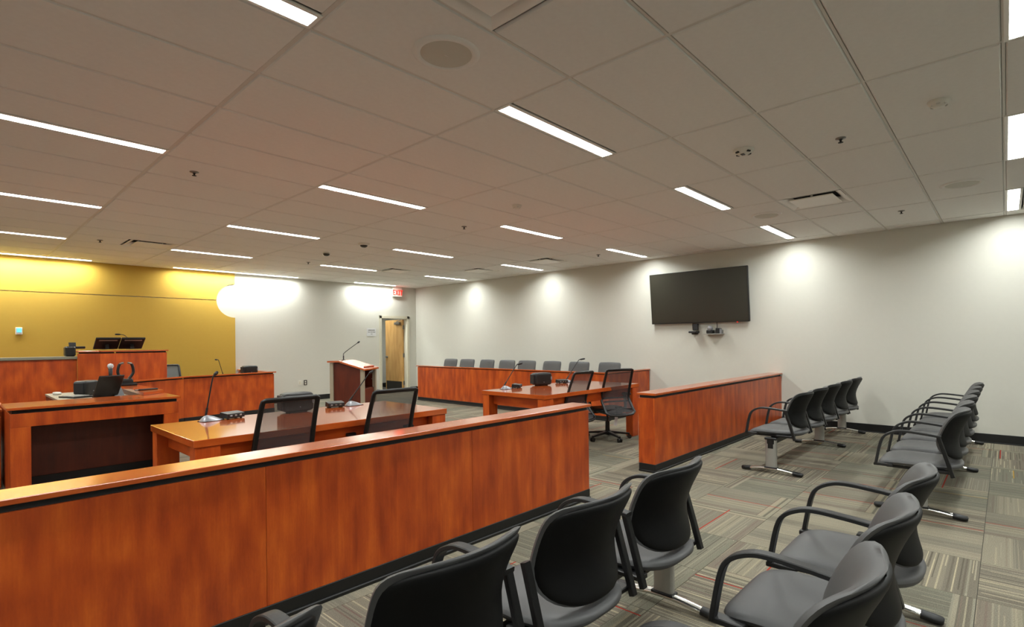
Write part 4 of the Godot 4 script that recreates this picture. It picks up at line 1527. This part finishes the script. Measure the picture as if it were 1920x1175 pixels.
# ---------------------------------------------------------------- things on the walls
func wall_things() -> void:
	# the television, tilted forward on its bracket
	var o := thing("television", "large black flat television tilted forward on the side wall", "television", V(WALL - 0.03, 1.625, 3.94))
	var tilt := Basis(Vector3.BACK, 0.09)
	var st := mb()
	bx(st, tilt * Vector3(-0.04, 0.449, 0), Vector3(0.05, 0.898, 1.75), 0.006, tilt)
	obj("casing", st, "black_plastic", o)
	st = mb()
	bx(st, tilt * Vector3(-0.0655, 0.452, 0), Vector3(0.003, 0.87, 1.722), 0.0, tilt)
	obj("screen", st, "screen_glass", o)
	st = mb()
	bx(st, Vector3(-0.0, 0.45, 0), Vector3(0.06, 0.4, 0.5), 0.004)
	obj("bracket", st, "black_metal", o)
	st = mb()
	bx(st, tilt * Vector3(-0.06, -0.004, 0.68), Vector3(0.012, 0.012, 0.02), 0.003, tilt)
	obj("indicator_light", st, "exit_letters", o)
	# webcam hanging on its arm, and a camera on a little shelf
	o = thing("webcam", "small black camera unit fixed under the television on the left", "camera", V(WALL, 1.50, 4.0))
	st = mb()
	bx(st, Vector3(-0.06, 0.05, 0.01), Vector3(0.05, 0.12, 0.085), 0.008)
	obj("body", st, "dark_plastic", o)
	st = mb()
	bx(st, Vector3(-0.075, -0.035, -0.015), Vector3(0.15, 0.035, 0.14), 0.012)
	bx(st, Vector3(-0.03, -0.06, -0.02), Vector3(0.06, 0.03, 0.1), 0.008)
	obj("mount", st, "dark_plastic", o)
	st = mb()
	tube(st, curve([Vector3(-0.02, 0.0, -0.06), Vector3(-0.02, 0.07, -0.065), Vector3(-0.02, 0.13, -0.06)], 4), 0.005, 8)
	obj("cable", st, "black_rubber", o)
	o = thing("wall_shelf", "little grey wall shelf under the television", "shelf", V(WALL, 1.425, 3.66))
	st = mb()
	bx(st, Vector3(-0.08, 0.0, 0), Vector3(0.16, 0.016, 0.30), 0.003)
	bx(st, Vector3(-0.006, 0.03, 0), Vector3(0.012, 0.07, 0.26), 0.002)
	obj("plate", st, "satin_metal", o)
	o = thing("conference_camera", "silver ball conference camera on the little wall shelf", "camera", V(WALL - 0.085, 1.433, 3.72))
	st = mb()
	bx(st, Vector3(0, 0.03, 0), Vector3(0.09, 0.06, 0.11), 0.01)
	obj("base", st, "black_plastic", o)
	st = mb()
	lathe(st, Vector3(-0.01, 0.085, 0), [Vector2(0.0, -0.05), Vector2(0.03, -0.04), Vector2(0.048, -0.012), Vector2(0.047, 0.016), Vector2(0.03, 0.04), Vector2(0.0, 0.05)], 20)
	obj("ball_head", st, "silver_plastic", o)
	o = thing("codec_box", "black device with silver front beside the ball camera on the wall shelf", "box", V(WALL - 0.08, 1.433, 3.58))
	st = mb()
	bx(st, Vector3(0, 0.045, 0), Vector3(0.09, 0.09, 0.07), 0.006)
	obj("casing", st, "black_plastic", o)
	st = mb()
	bx(st, Vector3(-0.02, 0.04, 0.045), Vector3(0.06, 0.075, 0.022), 0.008)
	obj("side_plate", st, "silver_plastic", o)
	st = mb()
	tube(st, curve([Vector3(0.04, 0.05, -0.04), Vector3(0.05, 0.12, -0.045), Vector3(0.045, 0.2, -0.045)], 4), 0.006, 8)
	obj("cable", st, "black_rubber", o)
	# exit sign
	o = thing("exit_sign", "white exit sign with glowing red EXIT letters above the door", "sign", V(8.18, 2.56, FAR - 0.04))
	st = mb()
	bx(st, Vector3(0, 0.10, 0), Vector3(0.29, 0.2, 0.05), 0.006)
	bx(st, Vector3(0, 0.235, 0.0), Vector3(0.26, 0.07, 0.06), 0.004)
	obj("housing", st, "white_plastic", o)
	var text := TextMesh.new()
	var font := SystemFont.new()
	font.font_names = PackedStringArray(["Droid Sans"])
	font.font_weight = 700
	text.font = font
	text.text = "EXIT"
	text.font_size = 64
	text.pixel_size = 0.0022
	text.depth = 0.006
	var letters := hang("letters", text, "exit_letters", o)
	letters.position = Vector3(0, 0.105, 0.027)
	letters.scale = Vector3(1.05, 1.35, 1.0)
	var glow := OmniLight3D.new()
	glow.name = "exit_light"
	glow.light_color = Color(1.0, 0.12, 0.06)
	glow.light_energy = 0.01
	glow.light_size = 0.12
	glow.omni_range = 6.0
	glow.omni_attenuation = 2.0
	glow.shadow_enabled = true
	glow.position = Vector3(0, 0.105, 0.09)
	o.add_child(glow)
	# a printed notice: three lines too small to read
	o = thing("paper_notice", "white printed paper notice on the wall left of the door", "paper", V(7.415, 1.605, FAR - 0.003))
	st = mb()
	bx(st, Vector3.ZERO, Vector3(0.27, 0.2, 0.003), 0.0)
	obj("sheet", st, "paper", o)
	st = mb()
	var line := func(y: float, xs: Array, h: float) -> void:
		for s in xs: bx(st, Vector3((s[0] + s[1]) / 2, y, 0.0022), Vector3(s[1] - s[0], h, 0.001), 0.0)
	line.call(0.055, [[-0.09, -0.065], [-0.06, -0.02], [-0.01, 0.02], [0.03, 0.06], [0.065, 0.095]], 0.018)
	line.call(0.005, [[-0.10, -0.06], [-0.05, -0.03], [-0.015, 0.03], [0.04, 0.11]], 0.012)
	line.call(-0.045, [[-0.02, 0.0], [0.006, 0.03]], 0.012)
	obj("print", st, "ink", o)
	# thermostat and wall outlets
	o = thing("thermostat", "white thermostat with a glowing pale blue screen on the yellow wall", "thermostat", V(0.845, 1.59, FAR - 0.02))
	st = mb()
	bx(st, Vector3(0, 0, 0.012), Vector3(0.085, 0.115, 0.024), 0.006)
	obj("casing", st, "white_plastic", o)
	st = mb()
	bx(st, Vector3(0.002, 0.01, 0.0245), Vector3(0.058, 0.068, 0.003), 0.0)
	obj("screen", st, "thermostat_screen", o)
	o = thing("outlet", "white wall plate low on the wall, left of the two beside the lectern", "outlet", V(5.54, 0.425, FAR))
	st = mb()
	bx(st, Vector3(0, 0, 0.004), Vector3(0.075, 0.12, 0.008), 0.003)
	obj("plate", st, "white_plastic", o)
	st = mb()
	bx(st, Vector3(0, 0, 0.009), Vector3(0.035, 0.07, 0.003), 0.001)
	obj("insert", st, "frame_paint", o)
	o = thing("outlet", "steel wall plate with pale sockets, right of the two beside the lectern", "outlet", V(5.67, 0.42, FAR))
	st = mb()
	bx(st, Vector3(0, 0, 0.004), Vector3(0.075, 0.12, 0.008), 0.003)
	obj("plate", st, "kick_metal", o)
	for s in [-1.0, 1.0]:
		st = mb()
		bx(st, Vector3(0, s * 0.024, 0.009), Vector3(0.034, 0.034, 0.004), 0.002)
		obj("socket", st, "white_plastic", o)
